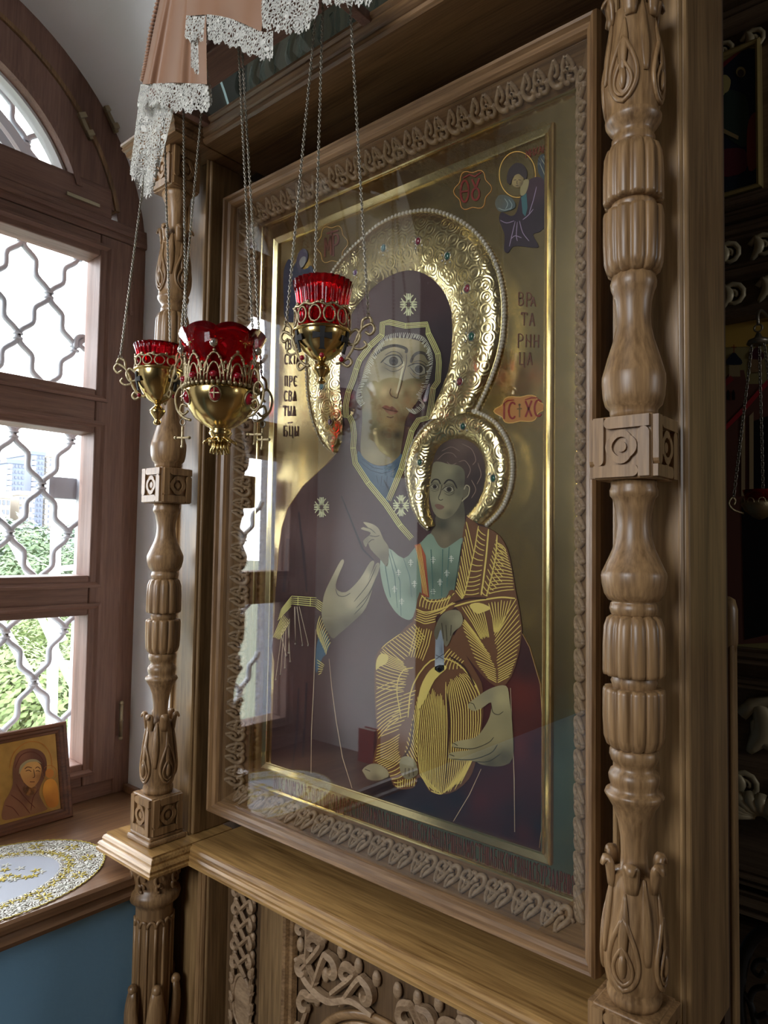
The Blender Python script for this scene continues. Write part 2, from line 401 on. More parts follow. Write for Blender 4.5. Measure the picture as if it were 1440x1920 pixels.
# ---------------------------------------------------------------- wrought iron grille outside
XG = -.87
gr = thing('window_grille', 'grey wrought iron lattice grille outside the arched window', 'grille', (XG, YM, SILL))
A = onX(41, 448, XG); B = onX(146, 481, XG); C = onX(35, 630, XG); D = onX(94, 554, XG)
dy = (B.y-A.y)/2; dz = (A.z-C.z)/2
gy0, gz0 = A.y, A.z
def ogee(p, q):
    (y0, z0), (y1, z1) = p, q; ym, zm = (y0+y1)/2, (z0+z1)/2; hy = (y1-y0); hz = (z1-z0)
    return cr([(XG, y0, z0), (XG, y0+hy*.10, z0+hz*.14), (XG, y0+hy*.42, z0+hz*.30), (XG, y0+hy*.5, z0+hz*.40), (XG, y0+hy*.5, z0+hz*.60), (XG, y0+hy*.58, z0+hz*.70), (XG, y0+hy*.90, z0+hz*.86), (XG, y1, z1)], 4)
nodes = []
for i in range(-6, 3):
    for j in range(-22, 9):
        if (i+j) % 2: continue
        nodes.append((i, j))
for i, j in nodes:
    y, z = gy0+i*dy, gz0+j*dz
    if not (YL+.02 < y < YR+.05 and SILL-.1 < z < 2.0): continue
    hh = 1.355 + math.sqrt(max(0, R_OUT**2-(y-YM)**2)) if z > 1.355 else 9
    if z > hh: continue
    MB().tube([(XG, y, z-.010), (XG, y, z-.004)], .014, 10).tube([(XG, y, z+.004), (XG, y, z+.010)], .014, 10).build('collar', 'steel_grey', gr)
    for di in (-1, 1):
        if gy0+(i+di)*dy > YR+.02 or gy0+(i+di)*dy < YL: continue
        MB().tube(ogee((y, z), (y+di*dy, z+dz)), .0085, 6, flat=((1, 0, 0), 1.5)).build('lattice_bar', 'steel_grey', gr)
gy = onX(164, 620, XG).y
MB().box(XG-.02, XG+.02, gy-.008, gy+.022, SILL-.05, 1.5).build('side_bar', 'steel_grey', gr, .003)
MB().box(XG-.012, XG+.012, gy+.03, gy+.036, SILL-.05, 1.45).build('side_strip', 'white_paint', gr)
MB().box(XG-.02, XG+.02, YL, gy+.03, SILL-.05, SILL-.02).build('bottom_bar', 'steel_grey', gr)
hk = [onX(x, y, XG+.01) for x, y in ((141, 652), (143, 635), (152, 630), (160, 634), (150, 645), (158, 655), (172, 664))]
MB().tube(cr(hk, 5), .007, 8).build('wall_hook', 'steel_grey', gr)
q0 = onX(90, 893, XG-.03); q1 = onX(164, 938, XG-.03)
MB().box(XG-.06, XG-.02, q0.y, q1.y+.02, q1.z, q0.z).build('bracket_plate', 'steel_grey', gr, .002)
# ---------------------------------------------------------------- outdoors
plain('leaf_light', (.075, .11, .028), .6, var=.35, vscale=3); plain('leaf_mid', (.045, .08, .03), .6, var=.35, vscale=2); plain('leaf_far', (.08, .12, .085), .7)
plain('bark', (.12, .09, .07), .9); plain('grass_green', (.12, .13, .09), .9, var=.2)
plain('facade_blue', (.08, .10, .15), .7); plain('facade_cream', (.24, .21, .17), .7); plain('facade_pane', (.05, .06, .09), .3); plain('facade_white', (.33, .33, .34), .7)
struct(MB().box(-400, -1.2, -250, 350, -9.2, -9).build('ground', 'grass_green'))
tr = thing('white_steel_truss', 'white painted steel truss tower standing outside the window', 'truss', (-3.4, .4, -9))
def rod(name, pts, r, x=-3.4, n=10):
    P = [onX(a, b, x) for a, b in pts]; return MB().tube(P, r, n).build(name, 'white_paint', tr)
p0 = onX(112, 700, -3.4); p1 = onX(97, 1330, -3.4)
MB().tube([(-3.4, p1.y-.015, -9), (-3.4, p1.y, p1.z), (-3.4, p0.y, p0.z)], .034, 12).build('post', 'white_paint', tr)
rod('brace', [(-60, 860), (62, 1088), (118, 1200)], .026, -3.45)
rod('brace', [(-30, 1110), (92, 1330), (150, 1450)], .026, -3.42)
rod('brace', [(60, 1120), (112, 1235), (170, 1360)], .022, -3.5)
rod('rail', [(78, 1247), (120, 1243), (160, 1250)], .02, -3.38)
rod('rail', [(92, 1068), (180, 1060)], .018, -3.38)
q = onX(145, 905, -5.5)
MB().box(-5.8, -5.4, q.y-.14, q.y+.6, q.z-.02, q.z+.16).build('deck', 'white_paint', tr)
def tower(name, x, px0, px1, py0, mat, label, floors, cols, pm='facade_pane'):
    a = onX(px0, py0, x); b = onX(px1, py0, x)
    t = thing(name, label, 'building', (x, (a.y+b.y)/2, -9))
    MB().box(x-14, x, a.y, b.y, -9, a.z).build('wall', mat, t)
    MB().box(x-14.2, x+.2, a.y-.2, b.y+.2, a.z, a.z+.8).build('parapet', mat, t)
    w = (b.y-a.y)/cols; H = (a.z+9)/floors
    m = MB()
    for i in range(cols):
        for j in range(floors):
            y = a.y+w*(i+.2); z = -9+H*(j+.3); m.box(x-.2, x+.12, y, y+w*.6, z, z+H*.5)
    stuff(m.build('window_grid', pm, t))
    m = MB()
    for j in range(floors): m.box(x, x+.9, a.y+w*.1, a.y+w*.9, -9+H*j, -9+H*j+.9)
    stuff(m.build('balconies', 'facade_white', t))
    return t
tower('apartment_tower', -150, 14, 47, 868, 'facade_blue', 'slim blue grey apartment tower seen through the window, left one', 22, 5)
tower('apartment_tower', -160, 60, 84, 852, 'facade_blue', 'tall blue apartment tower behind the wavy grille bar', 24, 4)
tower('apartment_tower', -161, 84, 104, 856, 'facade_cream', 'tall cream apartment tower joined to the blue one', 24, 3)
tower('apartment_tower', -130, -30, 20, 932, 'facade_cream', 'low cream apartment block at the foot of the towers', 10, 6)
tower('apartment_tower', -132, 36, 62, 928, 'facade_cream', 'small cream block between the two blue towers', 10, 4)
def tree(x, px, py, rad, label, mat, nl, ls):
    c = onX(px, py, x); c = Vector((x, c.y, c.z-rad*1.15))
    t = thing('broadleaf_tree', label, 'tree', (c.x, c.y, -9), 'trees outside the window')
    MB().tube([(c.x, c.y, -9), (c.x+.1, c.y, c.z-rad*.3), (c.x, c.y+.1, c.z+rad*.4)], [rad*.09, rad*.06, rad*.02], 7).build('trunk', 'bark', t)
    m = MB(); blobs = []
    for i in range(16):
        a = random.uniform(0, 2*PI); e = random.uniform(-.6, 1.0); q = rad*.62
        blobs.append((c+Vector((q*math.cos(a)*math.cos(e), q*math.sin(a)*math.cos(e), q*math.sin(e)*1.25)), rad*random.uniform(.38, .55)))
    for i in range(nl):
        b, r = random.choice(blobs); n = Vector((random.gauss(0, 1), random.gauss(0, 1), random.gauss(.25, 1))).normalized()
        p = b+n*r*random.uniform(.8, 1.08); u = (n+Vector((random.uniform(-.7, .7), random.uniform(-.7, .7), random.uniform(-.3, .9)))).normalized().orthogonal().normalized()
        w = u.cross(n).normalized(); s = ls*random.uniform(.6, 1.3)
        m.add([p-u*s, p+w*s*.5, p+u*s, p-w*s*.5], [(0, 1, 2, 3)])
    stuff(m.build('foliage', mat, t))
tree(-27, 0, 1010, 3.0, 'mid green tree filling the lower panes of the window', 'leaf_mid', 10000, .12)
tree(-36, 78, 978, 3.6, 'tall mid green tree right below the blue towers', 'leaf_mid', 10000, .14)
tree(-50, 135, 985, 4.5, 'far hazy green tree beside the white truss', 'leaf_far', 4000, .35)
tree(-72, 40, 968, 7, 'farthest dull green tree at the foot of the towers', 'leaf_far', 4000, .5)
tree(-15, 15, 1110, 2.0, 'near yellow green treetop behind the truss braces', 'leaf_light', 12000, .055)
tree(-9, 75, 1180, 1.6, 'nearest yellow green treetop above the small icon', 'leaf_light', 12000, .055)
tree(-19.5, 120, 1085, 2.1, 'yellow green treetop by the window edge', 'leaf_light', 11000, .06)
# ---------------------------------------------------------------- carved icon case
CX = .3515; AX = (-.189, .892); AY = -.145; LEDGE = -.165; TOPZ = 1.405
case = thing('icon_case', 'tall carved oak icon case with turned columns around the large icon', 'icon case', (CX, -.05, FLOOR))
# back board and posts
MB().box(-.24, .94, .07, .1, FLOOR, 2.1).build('back_board', 'dark_panel', case)
for i in range(24):
    x = -.10+i*.04; MB().box(x, x+.036, .055, .07, 1.29, TOPZ).build('back_slat', 'dark_panel', case)
for s, ax in zip((-1, 1), AX):
    x0, x1 = ax-.054, ax+.05
    MB().box(x0, x1, -.085, .09, LEDGE, TOPZ).build('post', 'post_oak', case, .004)
    for k, xx in enumerate((x0+.006, x1-.012)):
        pr = [(0, 0), (.006, 0), (.006, -.004), (.004, -.007), (.002, -.007), (0, -.004)]
        sweep(pr, (xx, -.085, LEDGE), (xx, -.085, TOPZ), (1, 0, 0), (0, 1, 0)).build('bead', 'post_oak', case)
MB().box(-.243, -.223, -.12, .1, TOPZ+.05, 2.1).build('added_blocker', 'dark_panel', case)  # added dark panel, hides the bright niche behind the glass strip
# turned columns
PROF = [(.0395, -.062), (.030, -.060), (.0315, -.050), (.034, -.042)]
def column(ax):
    c = (ax, AY, 0); N = 48
    m = MB()
    col = case
    # plain turned shaft, lowest to highest
    P = [(.030, -.064), (.0325, -.058), (.033, -.052), (.030, -.046), (.0335, -.040), (.0365, -.025), (.0375, -.005), (.036, .02), (.0325, .05), (.029, .075), (.0275, .092), (.017, .097),
         (.0158, .114), (.0168, .135), (.020, .155), (.026, .172), (.0335, .184), (.036, .188), (.0345, .192), (.030, .194), (.0285, .199), (.0305, .205), (.0312, .211), (.029, .217), (.025, .220), (.0245, .226), (.028, .230), (.0300, .236), (.0295, .243), (.026, .247)]
    P2 = [(.026, .316), (.027, .325), (.0285, .329), (.027, .333), (.026, .342)]
    P3 = [(.026, .412), (.0285, .415), (.030, .421), (.0285, .428), (.026, .430), (.0315, .432), (.0365, .440), (.0395, .452), (.0405, .463), (.0395, .468), (.0388, .469), (.033, .482), (.026, .498), (.0222, .512), (.0205, .528), (.0215, .542), (.0245, .556), (.0262, .562), (.0295, .566), (.0298, .573), (.028, .578), (.0285, .586)]
    P4 = [(.028, .664), (.0295, .672), (.030, .677), (.0355, .683), (.0385, .695), (.0398, .712), (.0395, .722), (.0388, .724), (.033, .745), (.026, .768), (.0222, .786), (.0212, .800), (.0225, .818), (.026, .832), (.0285, .838), (.0292, .845), (.0275, .851), (.0265, .855)]
    P5 = [(.026, .934), (.028, .941), (.0295, .945), (.028, .949), (.026, .956)]
    P6 = [(.026, 1.026), (.0275, 1.030), (.0275, 1.037), (.025, 1.040), (.026, 1.046), (.031, 1.052), (.0352, 1.059), (.0358, 1.064), (.0335, 1.067), (.0335, 1.078), (.0362, 1.098), (.0368, 1.118), (.0345, 1.145), (.0305, 1.172), (.0285, 1.195), (.0275, 1.206), (.0165, 1.210), (.016, 1.23), (.018, 1.255), (.0235, 1.282), (.0300, 1.298), (.0330, 1.306), (.031, 1.314)]
    shaft = MB()
    for prof in (P, P2, P3, P4, P5, P6): shaft.lathe(prof, c, 32)
    sh = shaft.build('column', 'oak_z', case)
    # lobed drums
    def drum(z0, z1, up):
        H = z1-z0
        pr = [(.027, 0), (.0335, .06), (.0372, .2), (.0385, .5), (.0385, .93), (.0375, .985), (.030, 1)]
        if not up: pr = [(r, 1-t) for r, t in reversed(pr)]
        pr = [(r, z0+t*H) for r, t in pr]
        n = 12
        mod = lambda k, a, z: .865+.135*abs(math.cos(a*n/2))**.5
        return MB().lathe(pr, c, n*8, mod).build('lobed_drum', 'oak_z', sh)
    drum(.245, .322, True); drum(.336, .414, False); drum(.853, .940, True); drum(.950, 1.028, False)
    # the carved leaves of the two buds: nested teardrop rims, tips curled outward
    def bud(z0, z1, rfun, flip=1):
        for q in range(4):
            a0 = -PI/2+q*PI/2
            for (w, h0, h1, t) in ((.62, .05, .62, .0042), (.40, .10, .40, .0032)):
                pts = []
                for i in range(25):
                    s = -1+2*i/24; k = abs(s); ph = (1-k)
                    hh = h1-(h1-h0)*math.sin(ph*PI/2)**.9 if True else 0
                    aa = a0+math.copysign(w*math.sin(min(1, k*1.0)*PI)**.8*(.55+.45*(1-k)), s)
                    z = z0+(z1-z0)*(h0+(h1-h0)*k**1.15); r = rfun(z)+.0012
                    pts.append((c[0]+r*math.cos(aa), c[1]+r*math.sin(aa), z))
                MB().tube(pts, t*.75, 6).build('carved_leaf', 'oak_z', sh)
            z = z0+(z1-z0)*.21; r = rfun(z)
            MB().ball((c[0]+r*math.cos(a0), c[1]+r*math.sin(a0), z+.006), .007, 8, 6, (.8, .8, 2.2)).build('leaf_eye', 'oak_z', sh)
            # tall pointed leaf between
            a1 = a0+PI/4
            for a, hz in ((a1, .93), (a0, .80)):
                pts = []; rr = []
                for i in range(13):
                    t = i/12; z = z0+(z1-z0)*(.28+t*(hz-.28)); r = rfun(z)+.001
                    pts.append((c[0]+r*math.cos(a), c[1]+r*math.sin(a), z)); rr.append(.0062*math.sin(PI*min(1, t*.85+.12))+.001)
                MB().tube(pts, rr, 6, flat=((math.cos(a), math.sin(a), 0), .45)).build('carved_leaf', 'oak_z', sh)
        for q in range(6):
            a = -PI/2+q*PI/3+.26
            pts = []; rr = []
            for i in range(9):
                t = i/8; z = z1-.028+.034*math.sin(t*2.3); r = rfun(z1-.02)+.002+t*t*.012
                pts.append((c[0]+r*math.cos(a), c[1]+r*math.sin(a), z)); rr.append(.009*math.sin(PI*(.2+.72*t))+.0015)
            MB().tube(pts, rr, 8, flat=((0, 0, 1), .5)).build('leaf_tip', 'oak_z', sh)
    def rf(prof):
        def f(z):
            for (r0, a), (r1, b) in zip(prof, prof[1:]):
                if a <= z <= b and b > a: return r0+(r1-r0)*(z-a)/(b-a)
            return prof[0][0] if z < prof[0][1] else prof[-1][0]
        return f
    bud(-.045, .105, rf([p for p in P if -.046 <= p[1] <= .093])); bud(1.066, 1.218, rf([p for p in P6 if 1.066 <= p[1] <= 1.207]))
    # square blocks with carved rosettes
    for z0, z1, h in ((-.145, -.064, .038), (.585, .665, .0375), (1.312, TOPZ, .036)):
        b = MB().box(ax-h, ax+h, AY-h, AY+h, z0, z1).build('block', 'oak_z', sh, .002)
        zc = (z0+z1)/2; k = (z1-z0)/2
        for fn in (lambda u, w, d: (ax+u, AY-h-d, zc+w), lambda u, w, d: (ax+h+d, AY+u, zc+w), lambda u, w, d: (ax-h-d, AY+u, zc+w)):
            ro = MB()
            for q in range(4):
                a = q*PI/2
                def R(u, w): return (u*math.cos(a)-w*math.sin(a), u*math.sin(a)+w*math.cos(a))
                # pinwheel border bar with a rounded end, then a petal
                e = h*.95; i0 = h*.58; rr = (e-i0)/2
                poly = [R(-e, -e)]+[R(e*.42+rr*math.sin(t), -(e+i0)/2-rr*math.cos(t)) for t in [PI*j/6 for j in range(7)]]+[R(-i0, -i0), R(-e, -i0)]
                ro.prism(poly, lambda p, d, f=fn: f(p[0], p[1]*k/h, d), -.001, .0060+q*.0003)
                P_ = [R(h*.40*math.cos(t), h*.06+h*.48*math.sin(t)) for t in [PI*(.14+.72*j/8) for j in range(9)]]+[R(h*.27*math.cos(t), h*.06+h*.25*math.sin(t)) for t in [PI*(.86-.72*j/8) for j in range(9)]]
                ro.prism(P_, lambda p, d, f=fn: f(p[0], p[1]*k/h, d), -.001, .0052+q*.0002)
            pts = [(h*.17*math.cos(2*PI*j/12), h*.17*math.sin(2*PI*j/12)) for j in range(12)]
            ro.prism(pts, lambda p, d, f=fn: f(p[0], p[1]*k/h, d), -.001, .0040)
            ro.build('rosette', 'oak_z', sh)
    # plinth
    MB().box(ax-.047, ax+.047, AY-.047, AY+.047, LEDGE, LEDGE+.012).build('plinth', 'oak_x', sh, .004)
    MB().box(ax-.042, ax+.042, AY-.042, AY+.042, LEDGE+.012, -.145).build('plinth', 'oak_x', sh, .003)
    return sh
for ax in AX: column(ax)
# moulded ledge: middle stretch, then a projecting pedestal under each column
LP = [(0, 0), (0, -.004), (.004, -.006), (.007, -.012), (.006, -.017), (.011, -.019), (.014, -.024), (.012, -.030), (.016, -.032), (.016, -.038), (0, -.045), (-.2, -.045), (-.2, 0)]
LP = [(p-.016, q) for p, q in LP]
YF = -.128; YP = -.222
sweep(LP, (-.10, YF, LEDGE), (.806, YF, LEDGE), (0, -1, 0), (0, 0, 1)).build('ledge', 'honey_oak_x', case)
def pedestal(name, ax, z, mat, flipz=1):
    x0, x1 = ax-.108, ax+.084 if ax < 0 else ax+.108
    if ax > 0: x0 = ax-.084
    m = MB(); prof = [(p+.016, q*flipz) for p, q in LP[:11]]; vs = []
    for p, q in prof: vs += [(x0-p+.016-.016, .0, z+q), (x0-p, YP+.016-p, z+q), (x1+p, YP+.016-p, z+q), (x1+p, .0, z+q)]
    n = len(prof); fs = []
    for i in range(n-1):
        for k in range(3): fs.append((4*i+k, 4*i+k+1, 4*i+4+k+1, 4*i+4+k))
        fs.append((4*i+3, 4*i, 4*i+4, 4*i+7))
    fs += [(0, 1, 2, 3), (4*n-4, 4*n-1, 4*n-2, 4*n-3)]
    m.add(vs, fs); return m.build(name, mat, case)
for ax in AX: pedestal('pedestal', ax, LEDGE, 'honey_oak_x')
# cornice: soffit board, moulding, breaks over the columns
CP = [(0, 0), (.006, .004), (.008, .010), (.004, .014), (.010, .018), (.016, .026), (.014, .032), (.02, .036), (.02, .042), (-.22, .042), (-.22, 0)]
sweep(CP, (-.10, -.13, TOPZ), (.806, -.13, TOPZ), (0, -1, 0), (0, 0, 1)).build('cornice', 'frame_oak_x', case)
for ax in AX: pedestal('cornice_break', ax, TOPZ, 'frame_oak_x', -1)
MB().box(-.24, .95, -.125, .1, TOPZ+.042, TOPZ+.05).build('top_board', 'frame_oak_x', case)
# ---------------- lower stage
def pillar(ax):
    c = (ax, AY, 0); z1 = LEDGE-.045
    P = [(.040, z1-.80), (.040, z1-.10), (.043, z1-.092), (.053, z1-.084), (.056, z1-.074), (.053, z1-.064), (.045, z1-.058), (.044, z1-.05), (.049, z1-.03), (.056, z1-.01), (.057, z1)]
    n = 14
    def mod(k, a, z): return (1-.10*max(0, math.cos(a*n))**.5) if k == 1 and False else 1
    sh = MB().lathe(P, c, 40).build('pillar', 'oak_z', case)
    for j in range(n):
        a = 2*PI*j/n; r = .0405; w = .0062
        pts = [(c[0]+r*math.cos(a), c[1]+r*math.sin(a), z) for z in (z1-.80, z1-.5, z1-.2, z1-.135)]
        MB().tube(pts, [.0035]*4, 6).build('fillet', 'oak_z', sh)
    for j in range(n):
        a = 2*PI*(j+.5)/n; pts = []
        for i in range(7):
            t = PI*i/6; aa = a+(PI/n)*math.cos(t); pts.append((c[0]+.0408*math.cos(aa), c[1]+.0408*math.sin(aa), z1-.135+.014*math.sin(t)))
        MB().tube(pts, .0035, 6).build('flute_arch', 'oak_z', sh)
    for j in range(8):   # leaf curls of the capital
        a = 2*PI*(j+.5)/8
        for t, zz, r in ((.010, -.030, .050), (.0065, -.048, .047)):
            pts = []
            for i in range(15):
                s = i/14*2*PI*.8; q = t*(1-.3*i/14)
                pts.append((c[0]+(r+.001)*math.cos(a+q/r*math.cos(s)), c[1]+(r+.001)*math.sin(a+q/r*math.cos(s)), z1+zz+q*1.5*math.sin(s)))
            MB().tube(pts, .0035, 6).build('capital_leaf', 'oak_z', sh)
    for j in range(6):   # tall leaves wrapping the foot of the shaft
        a = -PI/2+j*PI/3+.15; pts = []; rr = []
        for i in range(11):
            t = i/10; z = z1-.42+t*.16; r = .044+.016*math.sin(t*2.6)*t
            pts.append((c[0]+r*math.cos(a), c[1]+r*math.sin(a), z)); rr.append(.021*math.sin(PI*(.25+.62*t))+.002)
        MB().tube(pts, rr, 8, flat=((math.cos(a), math.sin(a), 0), .5)).build('wrapping_leaf', 'oak_z', sh)
        MB().ball(pts[-1], .011, 8, 6).build('leaf_curl', 'oak_z', sh)
for ax in AX: pillar(ax)
ZB = LEDGE-.045
MB().box(-.14, .85, -.03, .06, FLOOR, ZB).build('lower_back', 'shaded_recess_oak', case)
for x0, x1, y0 in ((-.245, -.075, -.085), (.80, .945, -.085), (.055, .135, -.045)): MB().box(x0, x1, y0, .06, FLOOR, ZB).build('stile', 'post_oak', case, .003)
MB().box(-.075, .055, -.036, .02, ZB-.018, ZB).build('top_rail', 'oak_x', case, .003)
for xx in (-.105, -.09): sweep([(0, 0), (.01, 0), (.01, -.004), (.007, -.008), (.003, -.008), (0, -.004)], (xx, -.085, FLOOR), (xx, -.085, ZB), (1, 0, 0), (0, 1, 0)).build('bead', 'oak_z', case)
# panel frame moulding
prm = [(0, -.03), (0, -.052), (.006, -.058), (.012, -.055), (.016, -.047), (.022, -.045), (.026, -.034)]
for k in (1, 2, 3): frame_side(k, (.135, .80, -.95, ZB-.02), prm, lambda u, w, d: (u, d, w)).build('panel_moulding', 'oak_x', case)
# carved scrollwork: flattened ribbons on the panel
def scroll(pts, w, y=-.040, mat='carved_oak', par=None, name='carved_scroll', k=1.25, taper=True):
    w = w*1.45
    P = cr([(x, y, z) for x, z in pts], 5); n = len(P)
    rr = [w*(.45+.55*math.sin(PI*(.12+.80*i/(n-1)))) if taper else w for i in range(n)]
    return MB().tube(P, rr, 5, flat=((0, -1, 0), k), smooth=False).build(name, mat, par or case)
def curl(cx, cz, r, a0, turn, w, tail=None, y=-.040):
    pts = spiral((cx, cz), r, r*.22, a0, a0+turn, 9)
    if tail: pts = [tail]+pts
    return scroll(pts, w, y)
# narrow panel, vine over a medallion
xa, xb = -.055, .04; xm = (xa+xb)/2
z = ZB-.06
for i in range(9):
    zz = z-i*.019; s = 1 if i % 2 else -1
    curl(xm+s*.022, zz, .013, PI/2 if s > 0 else PI/2, -s*4.6, .0048, (xm-s*.012, zz-.018))
    MB().ball((xm-s*.030, -.036, zz-.004), .0075, 8, 5, (1, .7, 1.4)).build('carved_berry', 'carved_oak', case)
med = [(xm+.030*math.cos(2*PI*i/28), ZB-.285+.055*math.sin(2*PI*i/28)) for i in range(28)]
MB().prism(med, lambda p, d: (p[0], d, p[1]), -.03, -.038).build('medallion', 'carved_oak', case)
MB().tube([(x, -.038, z_) for x, z_ in med], .004, 6, closed=True).build('medallion_rim', 'carved_oak', case)
for s in (-1, 1):
    for zz in (-.215, -.25, -.29, -.33): curl(xm+s*.036, ZB+zz, .010, PI/2, s*4.2, .004, (xm+s*.03, ZB+zz-.025))
# broad panel: acanthus scrolls around a ringed medallion
mc = (.40, ZB-.36)
for rr_, w in ((.205, .009), (.188, .006), (.17, .010)):
    MB().tube([(mc[0]+rr_*math.cos(2*PI*i/56), -.036, mc[1]+rr_*math.sin(2*PI*i/56)), ][0:1]+[(mc[0]+rr_*math.cos(2*PI*i/56), -.036, mc[1]+rr_*math.sin(2*PI*i/56)) for i in range(1, 56)], w, 8, closed=True, flat=((0, 1, 0), .9)).build('medallion_ring', 'oak_x', case)
zt = ZB-.055
for mir in (1, -1):
    X = lambda x: mc[0]+mir*(x-mc[0])
    def C(x, z, r, a0, t, w, tail=None): curl(X(x), z, r, a0 if mir > 0 else PI-a0, t*mir, w, (X(tail[0]), tail[1]) if tail else None)
    C(.180, zt-.012, .018, .2, 5.0, .0062, (.195, zt-.06)); C(.215, zt-.030, .022, 0.4, 4.6, .0068, (.185, zt-.085))
    C(.187, zt-.085, .020, 1.2, 5.2, .0066, (.225, zt-.10)); C(.262, zt-.055, .024, 2.4, -5.0, .0068, (.215, zt-.11))
    C(.305, zt-.050, .020, .4, 5.0, .0062, (.265, zt-.10)); C(.195, zt-.15, .021, 1.0, 5.2, .0066, (.25, zt-.115))
    C(.350, zt-.065, .024, 2.2, -5.2, .0068, (.29, zt-.11)); C(.180, zt-.215, .018, 1.4, 5.0, .006, (.20, zt-.155))
    for (x, z_) in ((.165, zt+.005), (.172, zt-.045), (.238, zt-.005), (.245, zt-.075), (.285, zt-.015), (.33, zt-.025), (.222, zt-.13), (.375, zt-.03)):
        MB().ball((X(x), -.036, z_), .010, 8, 5, (1, .7, 1.5)).build('carved_leaf', 'carved_oak', case)
    scroll([(X(.165), zt-.07), (X(.20), zt-.105), (X(.26), zt-.115), (X(.32), zt-.09), (X(.37), zt-.095)], .0065)
# ---------------------------------------------------------------- the large framed icon
IW, IH = .7026, 1.2
icon = thing('framed_icon', 'large gilded icon of mother and child behind glass in the carved frame', 'icon', (IW/2, -.03, -.108))
plain('gold_leaf', (.70, .545, .26), .17, 1, bump=.05, bscale=14, var=.10, vscale=9)
plain('gold_bright', (.88, .72, .36), .16, 1, bump=.02, bscale=30)
plain('pearl', (.62, .56, .46), .22, .3)
for nm, c in (('gem_green', (.01, .10, .07)), ('gem_red', (.25, .02, .05)), ('gem_violet', (.16, .06, .2)), ('gem_teal', (.03, .16, .18)), ('gem_silver', (.55, .5, .42))): plain(nm, c, .1, .0 if nm != 'gem_silver' else .8, 1.0)
# embossed gold of the haloes: ring and scroll relief
m_, nt, p_ = newmat('gold_embossed')
p_.inputs['Base Color'].default_value = (.82, .67, .34, 1); p_.inputs['Metallic'].default_value = 1; p_.inputs['Roughness'].default_value = .2
tc = nt.nodes.new('ShaderNodeTexCoord'); vo = nt.nodes.new('ShaderNodeTexVoronoi'); vo.inputs['Scale'].default_value = 40; vo.feature = 'F1'; vo.inputs['Randomness'].default_value = .75
nt.links.new(tc.outputs['Object'], vo.inputs['Vector'])
mt = nt.nodes.new('ShaderNodeMath'); mt.operation = 'MULTIPLY'; mt.inputs[1].default_value = 28
sn = nt.nodes.new('ShaderNodeMath'); sn.operation = 'SINE'
nt.links.new(vo.outputs['Distance'], mt.inputs[0]); nt.links.new(mt.outputs[0], sn.inputs[0])
bm_ = nt.nodes.new('ShaderNodeBump'); bm_.inputs['Strength'].default_value = .15; bm_.inputs['Distance'].default_value = .0015
nt.links.new(sn.outputs[0], bm_.inputs['Height']); nt.links.new(bm_.outputs['Normal'], p_.inputs['Normal'])
# paint: colours kept per vertex (egg tempera under varnish)
m_, nt, p_ = newmat('tempera')
at = nt.nodes.new('ShaderNodeVertexColor'); at.layer_name = 'pigment'
nt.links.new(at.outputs['Color'], p_.inputs['Base Color']); p_.inputs['Roughness'].default_value = .45; p_.inputs['Specular IOR Level'].default_value = .3
PG = 1.75
LAY = .0003
def pig(c): return tuple(min(.9, v*PG) for v in lin(c))
def IC(px, py, k): return onY(px, py, -.0012-LAY*k)
def inpoly(p, poly):
    c = False
    for i in range(len(poly)):
        a, b = poly[i], poly[i-1]
        if (a[1] > p[1]) != (b[1] > p[1]) and p[0] < (b[0]-a[0])*(p[1]-a[1])/(b[1]-a[1])+a[0]: c = not c
    return c
def paint(name, poly, ctrl, k, smooth=4, step=7, parent=None, f=None, power=2.2):
    f = f or (lambda x, y: IC(x, y, k))
    if smooth: poly = [tuple(p) for p in cr(poly, smooth, True)]
    flat = not isinstance(ctrl, list)
    verts = [Vector(p) for p in poly]; n = len(poly)
    if not flat:
        xs = [p[0] for p in poly]; ys = [p[1] for p in poly]
        x = min(xs)+step/2
        while x < max(xs):
            y = min(ys)+step/2
            while y < max(ys):
                if inpoly((x, y), poly): verts.append(Vector((x+random.uniform(-.2, .2)*step, y+random.uniform(-.2, .2)*step)))
                y += step
            x += step
    r = geometry.delaunay_2d_cdt(verts, [(i, (i+1) % n) for i in range(n)], [], 1, 1e-5)
    me = bpy.data.meshes.new(name); me.from_pydata([f(v.x, v.y) for v in r[0]], [], [tuple(t) for t in r[2]])
    ca = me.color_attributes.new('pigment', 'FLOAT_COLOR', 'POINT')
    cl = None if flat else [(a, b, pig(c)) for a, b, c in ctrl]
    for i, v in enumerate(r[0]):
        if flat: c = pig(ctrl)
        else:
            W = 0; c = [0, 0, 0]
            for a, b, q in cl:
                w = 1/((v.x-a)**2+(v.y-b)**2+9)**(power/2); W += w
                c = [c[j]+q[j]*w for j in range(3)]
            c = [q/W for q in c]
        ca.data[i].color = (*c, 1)
    me.materials.append(MATS['tempera'])
    return obj(name, me, parent or icon)
